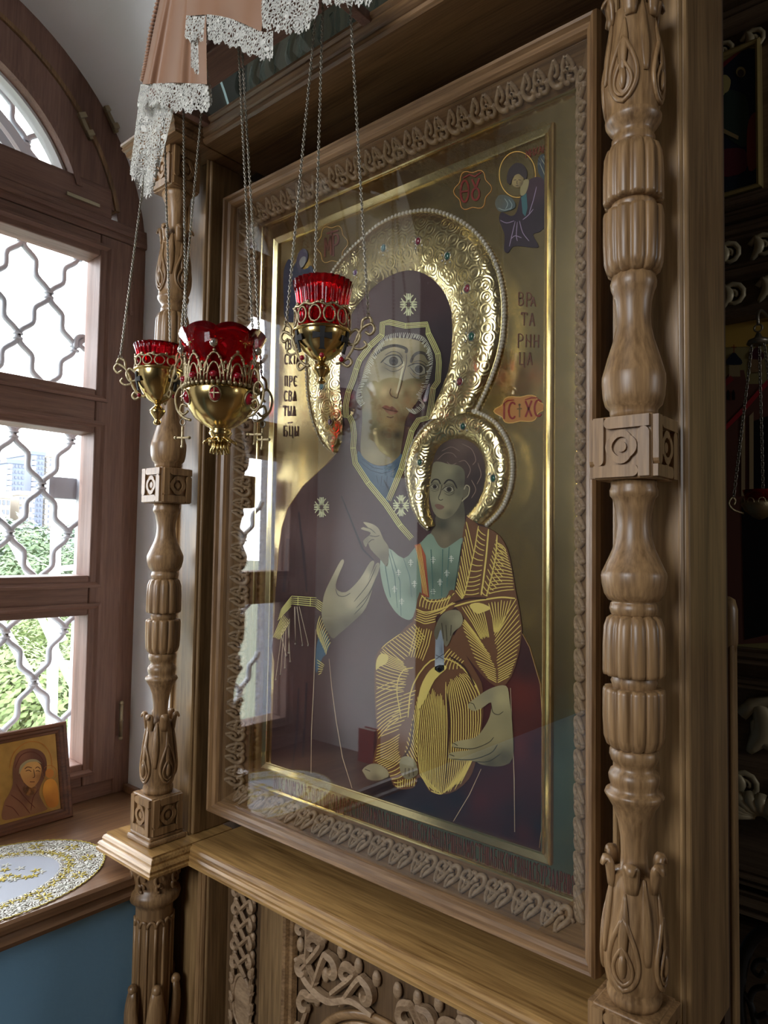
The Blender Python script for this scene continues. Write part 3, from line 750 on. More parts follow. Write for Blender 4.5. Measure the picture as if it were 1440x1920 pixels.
def strokes(name, lines, k, mat_c, w=1.4, parent=None, f=None, metal=None):
    # flat painted ribbons; lines = lists of pixel points
    m = MB(); f = f or (lambda x, y: IC(x, y, k))
    for L in lines:
        ww = w
        if isinstance(L, tuple) and isinstance(L[1], (int, float)): L, ww = L
        P = [Vector(p) for p in L]; n = len(P); vs = []
        for i, p in enumerate(P):
            t = P[min(i+1, n-1)]-P[max(i-1, 0)]
            if t.length < 1e-6: t = Vector((1, 0))
            t.normalize(); q = Vector((-t.y, t.x)); h = ww/2*(1 if 0 < i < n-1 or n == 2 else .6)
            vs += [f(*(p+q*h)), f(*(p-q*h))]
        m.add(vs, [(2*i, 2*i+1, 2*i+3, 2*i+2) for i in range(n-1)])
    me = bpy.data.meshes.new(name); me.from_pydata(m.v, [], m.f)
    if metal: me.materials.append(MATS[metal])
    else:
        ca = me.color_attributes.new('pigment', 'FLOAT_COLOR', 'POINT'); c = (*pig(mat_c), 1)
        for d in ca.data: d.color = c
        me.materials.append(MATS['tempera'])
    return obj(name, me, parent or icon)
def lerp(P, t):
    t = max(0, min(1, t))*(len(P)-1); i = min(int(t), len(P)-2); f_ = t-i
    return (P[i][0]+(P[i+1][0]-P[i][0])*f_, P[i][1]+(P[i+1][1]-P[i][1])*f_)
def hatch(A, B, n, bend=0, t0=0.0, t1=1.0, j=0.06):
    out = []
    for i in range(n):
        t = (i+.5)/n; a = lerp(A, t); b = lerp(B, t)
        s = t0+random.uniform(0, j); e = t1-random.uniform(0, j)
        pts = []
        for q in range(5):
            u = s+(e-s)*q/4; x = a[0]+(b[0]-a[0])*u; y = a[1]+(b[1]-a[1])*u; h = bend*math.sin(PI*u); L = math.hypot(b[0]-a[0], b[1]-a[1]) or 1
            pts.append((x-(b[1]-a[1])/L*h, y+(b[0]-a[0])/L*h))
        out.append(pts)
    return out
def clip(lines, polys):
    out = []
    for L in lines:
        w = None
        if isinstance(L, tuple) and isinstance(L[1], (int, float)): L, w = L
        L = [tuple(p) for p in L]; run = []
        for i in range(17):
            p = lerp(L, i/16)
            if any(inpoly(p, q) for q in polys): run.append(p)
            else:
                if len(run) > 2: out.append((run, w) if w else run)
                run = []
        if len(run) > 2: out.append((run, w) if w else run)
    return out
def flow(A, B, n, t0=0., t1=1., N=12, jit=.06):
    out = []
    for i in range(n):
        s_ = (i+.5)/n; a = t0+random.uniform(0, jit); b = t1-random.uniform(0, jit)
        out.append([(lambda p, q: (p[0]+(q[0]-p[0])*s_, p[1]+(q[1]-p[1])*s_))(lerp(A, a+(b-a)*j/N), lerp(B, a+(b-a)*j/N)) for j in range(N+1)])
    return out
# ---- frame
RECT = (-.108, .811, -.108, 1.308)
fprof = [(0, .045), (0, -.06), (.002, -.072), (.006, -.0765), (.010, -.075), (.014, -.068), (.020, -.0645), (.0235, -.058), (.0245, -.050), (.026, -.050), (.056, -.014), (.0575, -.012), (.064, -.003), (.066, .004), (.066, .045)]
fF = lambda u, w, d: (u, d, w)
rails = []
for k in range(4): rails.append(frame_side(k, RECT, fprof, fF).build('frame_rail', 'frame_oak_x' if k in (0, 2) else 'frame_oak_z', icon))
MB().box(-.045, .748, -.0009, .02, -.045, 1.245).build('gold_panel', 'gold_leaf', icon)
for k in range(4): frame_side(k, (-.048, .751, -.048, 1.248), [(0, .002), (0, -.004), (.002, -.0055), (.0045, -.004), (.0055, .002)], fF).build('gold_edge', 'gold_bright', icon)
for k in range(4): frame_side(k, (-.002, IW+.004, -.004, IH+.004), [(0, .003), (.001, -.006), (.003, -.008), (.005, -.007), (.013, -.0035), (.0155, -.006), (.0175, -.0055), (.018, .003)], fF).build('gold_fillet', 'gold_bright', icon)
MB().box(-.086, .789, -.0535, -.0512, -.086, 1.286).build('glass_pane', 'case_glass', icon)
# ---- carved border motif, one shared mesh, one object per repeat
def motif_mesh():
    m = MB(); nrm = (0, -1, 0)
    def T(pts, w, k=1.05, closed=False): m.tube([(x, -.0022, z) for x, z in pts], [q*1.45 for q in w] if isinstance(w, list) else w*1.45, 6, closed=closed, flat=(nrm, k))
    # unit: width 1 (x), height 1 (z, 0 at the outer edge); scaled below
    s, h = .0490, .045
    S = lambda P: [(p[0]*s, p[1]*h) for p in P]
    T(S(cr([(.62, .06), (.74, .30), (.90, .62), (.84, .88), (.66, .95), (.53, .80), (.60, .66)], 4)), [.0034*min(1, .35+.12*i) for i in range(25)])
    T(S(cr([(.62, .06), (.56, .30), (.62, .52), (.74, .60)], 4)), .0026)
    T(S(cr([(.64, .14), (.70, .40)], 4)), .0016)
    T(S(cr([(.20, .12), (.10, .30), (.06, .52), (.16, .60), (.26, .44)], 4)), .0029)
    T(S(cr([(.20, .12), (.32, .28), (.40, .46), (.32, .58), (.22, .46)], 4)), .0029)
    T(S(cr([(.05, .56), (.02, .80), (.14, .95), (.28, .86), (.24, .72)], 4)), .0030)
    T(S(cr([(.40, .50), (.48, .66), (.50, .86), (.40, .97), (.32, .90)], 4)), .0028)
    T(S(cr([(.20, .14), (.21, .44)], 4)), .0022)
    T(S(cr([(.28, .60), (.34, .80), (.33, 1.0)], 3)), .0018)
    T(S(cr([(.88, .66), (1.0, .62), (1.06, .55)], 3)), .0022)
    return m.mesh('carved_motif', 'carved_oak')
mm = motif_mesh()
d0, y0_, d1, y1_ = .0275, -.0482, .055, -.0155
sl = Vector((d1-d0, y1_-y0_)); sll = sl.length; sl.normalize()
def put_motif(rail, u, side):
    x0, x1, z0, z1 = RECT
    if side == 0: org = Vector((x0+u, y0_, z0+d0)); ax = Vector((1, 0, 0)); inn = Vector((0, 0, 1))
    elif side == 2: org = Vector((x1-u, y0_, z1-d0)); ax = Vector((-1, 0, 0)); inn = Vector((0, 0, -1))
    elif side == 1: org = Vector((x1-d0, y0_, z0+u)); ax = Vector((0, 0, 1)); inn = Vector((-1, 0, 0))
    else: org = Vector((x0+d0, y0_, z1-u)); ax = Vector((0, 0, -1)); inn = Vector((1, 0, 0))
    w = inn*sl.x+Vector((0, 1, 0))*sl.y
    nrm = inn*sl.y*-1+Vector((0, 1, 0))*sl.x   # points into the wood
    M = Matrix(((ax.x, nrm.x, w.x, org.x), (ax.y, nrm.y, w.y, org.y), (ax.z, nrm.z, w.z, org.z), (0, 0, 0, 1)))
    obj('carved_motif', mm, rail, M)
for side, L in ((0, .919), (1, 1.416), (2, .919), (3, 1.416)):
    pitch = .0505; n = int((L-.10)/pitch); st = (L-n*pitch)/2
    for i in range(n): put_motif(rails[side], st+i*pitch, side)
# ---- painted figures
SK, SKL, SKD = (122, 114, 88), (160, 150, 118), (64, 60, 46)
ROBE, ROBED, ROBER = (58, 36, 34), (30, 20, 26), (92, 34, 30)
robe = [(631, 850), (598, 884), (568, 912), (539, 954), (528, 991), (522, 1035), (517, 1100), (513, 1188), (509, 1215), (514, 1240), (508, 1436), (1024, 1598), (1018, 1533), (1022, 1450), (1018, 1367), (1013, 1283), (993, 1214), (972, 1175), (940, 1060), (900, 960), (850, 800), (850, 690), (862, 610), (848, 540), (800, 495), (750, 495), (690, 530), (655, 590), (632, 690), (634, 780)]
paint('mother_robe', robe, [(560, 950, ROBE), (540, 1050, (43, 23, 24)), (520, 1150, (29, 16, 19)), (600, 1000, (77, 53, 50)), (640, 900, (69, 47, 45)), (660, 1000, (73, 51, 50)), (720, 970, (59, 39, 41)), (570, 1300, (55, 29, 29)), (520, 1350, (31, 17, 19)), (640, 1300, (63, 43, 43)), (680, 1230, (69, 49, 50)), (640, 1420, (37, 23, 26)), (720, 1480, (27, 19, 24)), (800, 1530, (23, 17, 22)), (860, 1500, (25, 17, 22)), (900, 1500, (64, 23, 22)), (900, 1420, (43, 21, 22)), (940, 1480, (57, 22, 22)), (930, 1560, (49, 19, 21)), (977, 1300, (79, 26, 19)), (977, 1400, (76, 28, 22)), (980, 1560, (56, 20, 19)), (1004, 1400, (47, 17, 19)), (1010, 1550, (25, 13, 15)), (960, 1520, (37, 17, 19)), (950, 1560, (31, 15, 17)), (990, 1250, (43, 17, 19)), (770, 540, (63, 43, 43)), (700, 570, (69, 49, 52)), (830, 620, (37, 25, 29)), (830, 700, (31, 19, 22)), (660, 660, (77, 57, 60)), (650, 760, (73, 53, 55)), (800, 560, (55, 35, 36)), (770, 930, (53, 35, 36))], 1, 0, 14)
strokes('robe_outline', [[(626, 858), (598, 883), (568, 911), (539, 953), (528, 990), (522, 1035), (517, 1100)], [(1011, 1590), (1018, 1533), (1022, 1450), (1018, 1367), (1013, 1283), (993, 1214), (979, 1188)]], 4, (150, 120, 70), 1.2)
strokes('robe_seam', [[(592, 1180), (588, 1290), (584, 1370), (583, 1450)], [(617, 1235), (622, 1290), (630, 1350), (642, 1420), (660, 1478)], [(957, 1290), (961, 1380), (964, 1460), (965, 1560)], [(902, 1442), (880, 1490), (850, 1540)]], 4, (170, 150, 120), 1.3)
strokes('robe_fold', [([(560, 960), (570, 1050), (575, 1110)], 5), ([(640, 930), (680, 1030), (700, 1050)], 4), ([(540, 1010), (532, 1110)], 6), ([(720, 900), (750, 960)], 3), ([(560, 1290), (556, 1380), (548, 1440)], 5), ([(575, 1280), (568, 1420)], 4)], 3, (30, 20, 28), 4)
# cuff with gold band and tassels
strokes('cuff_band', hatch([(547, 1117), (594, 1121)], [(547, 1134), (593, 1138)], 2, t1=1, j=0)+hatch([(547, 1116), (546, 1134)], [(594, 1119), (592, 1139)], 5, j=0)+hatch([(547, 1116), (546, 1138)], [(527, 1142), (520, 1165)], 6, j=0)+hatch([(530, 1150), (545, 1165)], [(511, 1195), (524, 1200)], 7, j=.03)+hatch([(594, 1122), (592, 1140)], [(606, 1130), (602, 1148)], 5, j=0), 5, (206, 184, 110), 1.3)
T_ = [(554, 1205), (567, 1208), (578, 1208), (541, 1222), (544, 1238), (534, 1250), (526, 1262), (517, 1272), (536, 1228)]
strokes('tassel_cord', [[(552+i*4.5, 1138), (t[0], t[1])] for i, t in enumerate(T_[:3])]+[[(553+i*4, 1137), (t[0], t[1])] for i, t in enumerate(T_[:3])]+[[(543-i*3.4, 1160+i*5), t] for i, t in enumerate(T_[3:])], 5, (170, 155, 130), .9)
for t in T_: 
    c = IC(t[0], t[1]+2, 6); MB().ball(c, .0022, 6, 4).build('tassel_bead', 'pearl', icon)
paint('sleeve', [(597, 1195), (604, 1180), (618, 1205), (612, 1225), (604, 1235), (593, 1262), (592, 1225)], (50, 78, 96), 3.5)
strokes('sleeve_band', hatch([(600, 1150), (622, 1206)], [(594, 1190), (612, 1230)], 10, 3)+hatch([(594, 1234), (597, 1268)], [(609, 1246), (603, 1262)], 6), 6, (200, 176, 104), 1.4)
# neck, tunic, face
paint('mother_tunic', [(672, 845), (690, 866), (714, 874), (735, 868), (752, 850), (756, 872), (742, 905), (726, 946), (700, 912), (672, 868)], [(680, 862, (60, 82, 100)), (714, 884, (84, 106, 122)), (745, 862, (54, 74, 92)), (725, 925, (44, 64, 82)), (700, 895, (56, 78, 96))], 3, 2)
strokes('tunic_fold', [[(675, 866), (695, 882), (716, 888), (738, 882), (752, 868)], [(678, 860), (700, 877), (718, 880)], [(716, 892), (714, 912)], [(726, 892), (724, 918)], [(706, 892), (709, 906)]], 5, (40, 58, 76), 1.6)
face = [(716, 642), (732, 634), (760, 634), (785, 639), (800, 650), (806, 669), (805, 691), (797, 716), (786, 747), (768, 772), (760, 790), (757, 812), (753, 835), (750, 853), (733, 868), (714, 873), (695, 868), (678, 853), (676, 830), (679, 790), (678, 747), (676, 729), (680, 702), (687, 680), (700, 657)]
paint('mother_face', face, [(738, 694, (86, 78, 52)), (722, 690, (94, 86, 60)), (752, 668, (102, 91, 63)), (786, 709, (76, 68, 42)), (775, 690, (102, 91, 63)), (800, 720, (76, 65, 42)), (760, 738, (102, 89, 57)), (740, 645, (174, 161, 120)), (765, 645, (161, 146, 107)), (795, 660, (102, 94, 65)), (803, 690, (76, 68, 44)), (715, 665, (133, 122, 89)), (700, 690, (151, 138, 102)), (705, 725, (174, 161, 120)), (720, 735, (185, 169, 125)), (690, 740, (122, 117, 89)), (683, 720, (91, 89, 65)), (738, 712, (156, 143, 104)), (752, 690, (185, 169, 128)), (748, 735, (187, 172, 130)), (735, 742, (107, 94, 63)), (765, 705, (138, 125, 91)), (775, 730, (161, 146, 104)), (785, 735, (133, 120, 83)), (765, 755, (138, 117, 78)), (730, 752, (148, 130, 91)), (712, 765, (120, 102, 68)), (725, 790, (138, 115, 73)), (735, 800, (109, 83, 47)), (755, 785, (78, 60, 31)), (720, 812, (52, 42, 24)), (745, 815, (29, 24, 20)), (700, 800, (86, 81, 57)), (690, 830, (120, 112, 83)), (685, 780, (102, 102, 78)), (715, 850, (133, 122, 89)), (740, 845, (76, 65, 42)), (698, 855, (141, 130, 96))], 4, 3, 5)
EY = (30, 26, 24)
def eye(cx, cy, s, tilt, k, name, c_white=(128, 122, 100)):
    P = lambda pts: [(cx+s*(x*math.cos(tilt)-y*math.sin(tilt)), cy+s*(x*math.sin(tilt)+y*math.cos(tilt))) for x, y in pts]
    paint(name+'_white', P([(-20, 2), (-12, -8), (0, -12), (11, -9), (17, 2), (8, 10), (-6, 9)]), c_white, k, 4)
    paint(name+'_iris', P([(9.4*math.cos(a), 9.4*math.sin(a)-1) for a in [2*PI*i/14 for i in range(14)]]), (46, 38, 30), k+1, 0)
    paint(name+'_pupil', P([(4.2*math.cos(a), 4.2*math.sin(a)-1) for a in [2*PI*i/12 for i in range(12)]]), (18, 16, 16), k+2, 0)
    strokes(name+'_lid', [(P(cr([(-26, 4), (-14, -9), (0, -13.5), (12, -10), (19, 3)], 4)), 2.6*s), (P(cr([(-20, 3), (-6, 10), (8, 10), (18, 2)], 4)), 1.6*s), (P(cr([(-18, -12), (-4, -20), (10, -18), (18, -8)], 4)), 1.5*s), (P(cr([(-16, 14), (-2, 20), (12, 16), (20, 8)], 4)), 1.2*s)], k+2, (40, 34, 28), 2)
eye(738, 678, .93, .05, 5, 'mother_eye'); eye(785, 693, .82, .42, 5, 'mother_eye')
strokes('mother_brow', [(cr([(700, 668), (716, 655), (736, 648), (752, 650), (762, 655), (761, 662)], 5), 5.5), (cr([(770, 680), (776, 667), (786, 661), (797, 664), (804, 676)], 5), 5.5)], 6, (52, 44, 36), 3)
strokes('nose_line', [(cr([(762, 664), (762, 680), (757, 700), (752, 722), (747, 738), (745, 746), (739, 746)], 4), 1.7), (cr([(733, 728), (731, 737), (735, 743), (741, 745)], 4), 1.6)], 6, (72, 60, 46), 1.6)
strokes('nose_light', [(cr([(757, 678), (753, 700), (748, 722), (744, 738)], 4), 3.2)], 5, (196, 184, 150), 2)
paint('mother_lips', [(717, 763), (724, 760), (731, 763), (736, 762), (746, 771), (741, 776), (732, 778), (725, 773)], [(725, 764, (112, 72, 58)), (735, 768, (92, 58, 48)), (733, 775, (136, 98, 76))], 5, 3, 3)
strokes('lip_line', [(cr([(716, 764), (726, 768), (735, 770), (747, 772)], 4), 1.5), (cr([(725, 781), (733, 783), (738, 781)], 4), 1.6)], 7, (58, 32, 26), 1.4)
# veil band: five fine gold lines with cross bars, white fringe
VB = [(772, 1010), (750, 985), (723, 945), (690, 905), (666, 868), (662, 840), (664, 815), (661, 793), (655, 780), (649, 781), (648, 760), (653, 735), (661, 715), (668, 692), (674, 675), (694, 648), (716, 628), (717, 607), (730, 604), (760, 611), (800, 608), (803, 625), (813, 645), (821, 663), (823, 680), (821, 715), (812, 728), (808, 760), (803, 783), (784, 788), (772, 808), (762, 846), (752, 880), (740, 910), (728, 938)]
def offset(P, d):
    out = []
    for i, p in enumerate(P):
        a = Vector(P[max(i-1, 0)]); b = Vector(P[min(i+1, len(P)-1)]); t = (b-a).normalized(); out.append((p[0]-t.y*d, p[1]+t.x*d))
    return out
strokes('veil_band_ground', [(VB, 10)], 5, (96, 76, 58), 10)
strokes('veil_band', [offset(VB, d) for d in (-4.5, -1.6, 1.6, 4.5)]+[[offset(VB, -5)[i], offset(VB, 5)[i]] for i in (1, 3, 5, 8, 11, 13, 14, 15, 16, 19, 21, 23, 26, 28, 30, 32)], 6, (214, 192, 122), 1.3)
FR = [(676, 762), (668, 750), (670, 730), (680, 705), (690, 680), (704, 655), (720, 632), (745, 624), (775, 625), (795, 632), (806, 650), (812, 672), (808, 700), (800, 725), (790, 745), (796, 762), (780, 776), (768, 772)]
fl = []
FRs = cr(FR, 8)
for i, p in enumerate(FRs):
    c = Vector((740, 715)); d = (c-p); d.normalize(); L = random.uniform(7, 12)
    fl.append([tuple(p), tuple(p+d*L+Vector((random.uniform(-2, 2), random.uniform(-1, 2))))])
strokes('veil_fringe', fl, 7, (196, 192, 172), 1.1)
def star(cx, cy, r, k=6):
    L = []
    for i in range(8):
        a = i*PI/4; ca, sa = math.cos(a)*.82, math.sin(a)*1.08
        if i % 2 == 0:
            L += [([(cx+ca*r*.2, cy+sa*r*.2), (cx+ca*r*.6, cy+sa*r*.6), (cx+ca*r*.95, cy+sa*r*.95)], r*.22)]
        for s in (-1, 1):
            b = a+s*.33; L += [(cr([(cx+ca*r*.25, cy+sa*r*.25), (cx+math.cos(b)*.82*r*.65, cy+math.sin(b)*1.08*r*.65), (cx+math.cos(a+s*.2)*.82*r, cy+math.sin(a+s*.2)*1.08*r)], 4), r*.10)]
    return strokes('veil_star', L, k, (222, 204, 150), 2)
star(766, 571, 20); star(603, 951, 18); star(752, 948, 19)
# mother's hands
def hand(name, poly, ctrl, k, lines):
    o = paint(name, poly, ctrl, k, 3, 5); strokes(name+'_line', lines, k+1, (52, 46, 34), 1.4); return o
hand('mother_hand', [(603, 1151), (605, 1166), (614, 1184), (624, 1197), (634, 1190), (662, 1166), (686, 1140), (701, 1095), (712, 1062), (705, 1057), (690, 1090), (702, 1056), (694, 1054), (675, 1085), (649, 1110), (630, 1103), (634, 1081), (645, 1054), (639, 1051), (622, 1083), (609, 1111), (604, 1136)], [(640, 1065, SKL), (630, 1100, SK), (615, 1125, (136, 126, 98)), (640, 1140, (128, 120, 92)), (660, 1130, SKL), (690, 1080, SKL), (700, 1070, (112, 104, 80)), (670, 1160, (88, 82, 62)), (625, 1180, (84, 78, 60)), (650, 1170, (80, 74, 58))], 4, [cr([(706, 1060), (690, 1095), (664, 1128)], 4), cr([(709, 1075), (692, 1112), (668, 1140)], 4), cr([(702, 1095), (684, 1130), (664, 1152)], 4), cr([(629, 1104), (634, 1116), (646, 1118), (657, 1112)], 4)])
hand('supporting_hand', [(949, 1286), (955, 1310), (961, 1367), (961, 1422), (938, 1437), (904, 1434), (888, 1427), (846, 1424), (841, 1415), (850, 1410), (882, 1406), (852, 1402), (848, 1395), (860, 1389), (890, 1383), (905, 1368), (918, 1344), (921, 1317), (903, 1328), (887, 1333), (877, 1322), (899, 1303), (924, 1289)], [(890, 1322, (140, 128, 92)), (915, 1305, SK), (940, 1310, (150, 138, 98)), (950, 1350, (122, 112, 80)), (930, 1380, (134, 122, 86)), (870, 1392, (144, 132, 94)), (860, 1416, (140, 128, 92)), (905, 1410, (112, 102, 72)), (945, 1420, (76, 68, 48)), (920, 1432, (70, 62, 44)), (905, 1395, (128, 116, 82))], 8, [cr([(850, 1401), (885, 1404), (915, 1393), (926, 1382)], 4), cr([(846, 1423), (885, 1424), (920, 1412), (933, 1396)], 4), cr([(888, 1428), (915, 1428), (938, 1414)], 4), cr([(921, 1320), (924, 1335), (934, 1340), (944, 1334)], 4), [(878, 1316), (888, 1320), (892, 1330)], [(850, 1393), (858, 1398)], [(842, 1414), (852, 1418)]])
# ---- the child
GOLD_P, BROWN = (216, 166, 88), (90, 58, 36)
legs = [(775, 1165), (750, 1187), (717, 1212), (704, 1235), (702, 1290), (704, 1340), (707, 1392), (699, 1430), (724, 1442), (735, 1467), (743, 1478), (763, 1480), (779, 1474), (783, 1459), (793, 1461), (804, 1483), (827, 1490), (854, 1483), (879, 1461), (890, 1436), (899, 1394), (906, 1340), (905, 1292), (899, 1272), (880, 1240), (850, 1190), (815, 1165)]
paint('child_skirt', legs, BROWN, 4, 2)
K = 7
tun = [(727, 1027), (757, 1047), (780, 1024), (790, 1016), (808, 1000), (822, 1022), (834, 1028), (848, 1020), (867, 1008), (866, 1024), (853, 1108), (835, 1122), (805, 1124), (788, 1112), (781, 1140), (772, 1160), (760, 1161), (742, 1148), (725, 1120), (715, 1085), (713, 1052)]
paint('child_tunic', tun, [(735, 1050, (148, 161, 138)), (725, 1090, (128, 145, 125)), (750, 1080, (113, 131, 112)), (760, 1140, (121, 139, 120)), (775, 1060, (96, 113, 96)), (742, 1130, (136, 153, 130)), (775, 1110, (84, 101, 86)), (805, 1040, (119, 135, 115)), (815, 1080, (74, 89, 76)), (835, 1060, (88, 103, 87)), (850, 1090, (71, 86, 73)), (855, 1030, (111, 127, 108))], 5, 3, 7)
strokes('tunic_crease', [[(727, 1030), (740, 1080), (745, 1140)], [(732, 1032), (750, 1090), (752, 1155)], [(757, 1048), (768, 1080), (772, 1120)], [(808, 1030), (812, 1118)], [(830, 1030), (828, 1118)], [(842, 1026), (838, 1100)], [(722, 1060), (732, 1120)]], 6, (64, 92, 84), 1.6)
strokes('tunic_cross', sum([[[(x, y-7), (x, y+7)], [(x-5, y-1), (x+5, y-1)], [(x-3, y-4), (x+3, y-4)], [(x-3, y+3), (x+3, y+3)]] for x, y in ((747, 1074), (777, 1095), (753, 1128), (812, 1050), (846, 1048), (825, 1092), (770, 1055), (812, 1110), (838, 1075), (740, 1105))], []), 6, (206, 210, 176), 1)
paint('clavus', [(777, 1022), (788, 1019), (798, 1042), (805, 1121), (791, 1116), (788, 1058)], [(785, 1030, (150, 76, 48)), (796, 1090, (120, 52, 36))], 6.5, 0)
strokes('clavus_gold', hatch([(779, 1024), (789, 1020)], [(793, 1112), (803, 1118)], 4, j=0), 7.2, (206, 160, 84), 1.2)
cloak = [(875, 970), (897, 985), (915, 990), (937, 1005), (952, 1032), (960, 1067), (967, 1110), (979, 1182), (967, 1247), (950, 1282), (930, 1287), (905, 1267), (875, 1230), (850, 1195), (870, 1160), (852, 1135), (852, 1108), (865, 1020)]
paint('child_cloak', cloak, BROWN, 5, 2)
belt = [(787, 1110), (805, 1124), (836, 1120), (842, 1108), (853, 1108), (856, 1136), (838, 1146), (818, 1156), (815, 1180), (790, 1174), (774, 1164), (780, 1140)]
paint('child_sash', belt, BROWN, 6, 2)
G = []
# cloak: shoulder strips
E0 = [(875, 972), (868, 1020), (858, 1080), (853, 1110)]; E1 = [(897, 986), (890, 1030), (878, 1085), (870, 1118)]; E2 = [(916, 992), (912, 1040), (906, 1090), (902, 1116)]; E3 = [(932, 1003), (930, 1040), (922, 1080), (912, 1118)]; E4 = [(937, 1005), (952, 1032), (960, 1067), (967, 1112)]
G += hatch(E0, E1[1:]+[(868, 1126)], 12)
G += hatch(E1, [(912, 1000), (905, 1060), (898, 1116)], 13, 2); G += [(E1, 2.2), (E2, 3.0), (E3, 2.6)]
G += hatch([(902, 1115), (918, 1050), (930, 1008)], [(912, 1120), (945, 1090), (944, 1022)], 12, 2)
G += hatch([(912, 1118), (928, 1060), (934, 1015)], [(966, 1108), (960, 1068), (948, 1030)], 15, -2)
# sleeve chevrons
SL = [(854, 1138), (872, 1190), (890, 1240), (915, 1272), (931, 1284)]; SC = [(905, 1128), (918, 1170), (928, 1215), (931, 1250), (932, 1284)]; SR = [(968, 1116), (978, 1180), (970, 1235), (955, 1270), (935, 1285)]
G += hatch(SL[:-1], [(893, 1190), (918, 1226), (931, 1256), (932, 1282)], 19, 0, 0, 1); G += hatch(SR[:-1], [(925, 1190), (930, 1222), (932, 1256), (933, 1282)], 19, 0, 0, 1)
G += flow([(862, 1136), (884, 1168), (902, 1200)], [(905, 1128), (912, 1160), (918, 1196)], 8); G += flow([(912, 1128), (922, 1158), (926, 1186)], [(962, 1122), (950, 1156), (934, 1188)], 8)
G += [(cr([(852, 1137), (880, 1129), (910, 1124), (940, 1120), (966, 1122)], 4), 3)]
# sash
G += hatch([(790, 1114), (822, 1124), (852, 1112)], [(784, 1138), (812, 1146), (838, 1142)], 10, 2); G += flow([(781, 1144), (800, 1150), (830, 1140), (853, 1126)], [(776, 1163), (796, 1172), (816, 1168), (822, 1156)], 5)
G += [(cr([(790, 1116), (806, 1128), (836, 1124), (852, 1112)], 4), 2.2), (cr([(780, 1142), (800, 1148), (830, 1140), (855, 1130)], 4), 2.2)]
# seen leg: outline to inner fold
LA = [(778, 1168), (748, 1190), (717, 1213), (705, 1240), (703, 1290), (705, 1340), (708, 1390)]; LB = [(814, 1184), (800, 1216), (782, 1244), (768, 1262), (757, 1300), (752, 1335), (748, 1368)]
G += hatch(LA[:3], [(800, 1196), (784, 1216), (752, 1244)], 12); G += hatch(LA[2:5], [(756, 1240), (770, 1262), (757, 1296)], 14, 3); G += hatch(LA[4:], [(762, 1268), (754, 1320), (748, 1350)], 13, -3)
G += hatch([(712, 1385), (735, 1340), (757, 1300)], [(748, 1370), (770, 1330), (782, 1290)], 10)
G += hatch([(707, 1396), (702, 1428), (724, 1442), (742, 1476)], [(750, 1374), (748, 1402), (752, 1424), (758, 1478)], 17, 2); G += hatch([(756, 1420), (770, 1360), (784, 1300)], [(782, 1456), (782, 1400), (786, 1340)], 14); G += flow([(744, 1462), (744, 1478)], [(780, 1458), (778, 1474)], 8)
G += flow([(780, 1172), (772, 1200), (764, 1232)], [(812, 1182), (806, 1210), (794, 1240)], 7)
# other leg, lines running from the knee to the hem
RL = [(828, 1248), (800, 1276), (786, 1326), (780, 1390), (786, 1450), (806, 1482)]; RM = [(836, 1250), (834, 1300), (836, 1360), (834, 1430), (829, 1488), (828, 1489)]; RR = [(846, 1248), (882, 1268), (902, 1300), (904, 1350), (894, 1410), (858, 1482)]
G += flow(RL, RM, 15, .22, 1); G += flow(RM, RR, 15, .10, 1)
G += [(cr([(765, 1345), (772, 1290), (800, 1245), (830, 1234), (865, 1250), (895, 1290), (902, 1330)], 4), 2.6), (cr([(808, 1483), (828, 1489), (856, 1482), (880, 1460), (890, 1436)], 4), 2.2), (cr([(702, 1300), (704, 1240), (718, 1213), (750, 1189)], 4), 1.8), (cr([(752, 1348), (744, 1290), (755, 1258), (775, 1252)], 4), 2)]
G += hatch([(842, 1214), (872, 1240)], [(816, 1258), (868, 1254)], 7, 3)
strokes('gold_hatching', clip(G, [legs, cloak, belt]), K, GOLD_P, 1.7)
paint('knee_light', [(706, 1238), (714, 1226), (728, 1230), (724, 1244), (712, 1250), (705, 1256)], (220, 172, 96), K+1, 3)
paint('knee_light', [(783, 1330), (788, 1290), (805, 1258), (824, 1247), (838, 1252), (815, 1275), (798, 1310)], (216, 168, 92), K+1, 3)
paint('knee_light', [(880, 1135), (898, 1130), (920, 1140), (905, 1148), (893, 1150)], (216, 168, 92), K+1, 3)
strokes('fold_shadow', [(cr([(775, 1350), (768, 1400), (752, 1425)], 3), 3.4), (cr([(842, 1230), (870, 1250), (890, 1285)], 3), 3.4), (cr([(852, 1130), (880, 1122), (912, 1122)], 3), 4), (cr([(838, 1300), (842, 1360), (836, 1460)], 3), 3)], K+.5, (52, 30, 22), 3)
hand('child_hand_blessing', [(681, 979), (697, 982), (710, 991), (719, 1011), (729, 1028), (726, 1062), (714, 1050), (695, 1030), (690, 1018), (686, 1026), (681, 1014), (692, 1004), (694, 998), (677, 992), (682, 988), (690, 989)], [(690, 984, SKL), (708, 998, (140, 130, 102)), (712, 1020, SK), (720, 1045, (92, 86, 66)), (686, 1012, (112, 104, 82)), (700, 1012, (132, 122, 96))], 6, [cr([(682, 988), (695, 992), (704, 1000)], 3), cr([(692, 1004), (704, 1006), (712, 1004)], 3), cr([(690, 1018), (697, 1012), (702, 1012)], 3)])
hand('child_hand_scroll', [(825, 1157), (840, 1145), (860, 1145), (868, 1160), (864, 1174), (850, 1186), (842, 1206), (835, 1212), (830, 1197), (826, 1180), (819, 1200), (814, 1184)], [(845, 1152, (112, 104, 80)), (860, 1162, (132, 124, 96)), (832, 1170, (84, 78, 60)), (838, 1200, (96, 90, 70)), (818, 1188, (78, 72, 56))], 9, [[(828, 1168), (832, 1198)], [(836, 1172), (838, 1202)], [(846, 1172), (845, 1192)]])
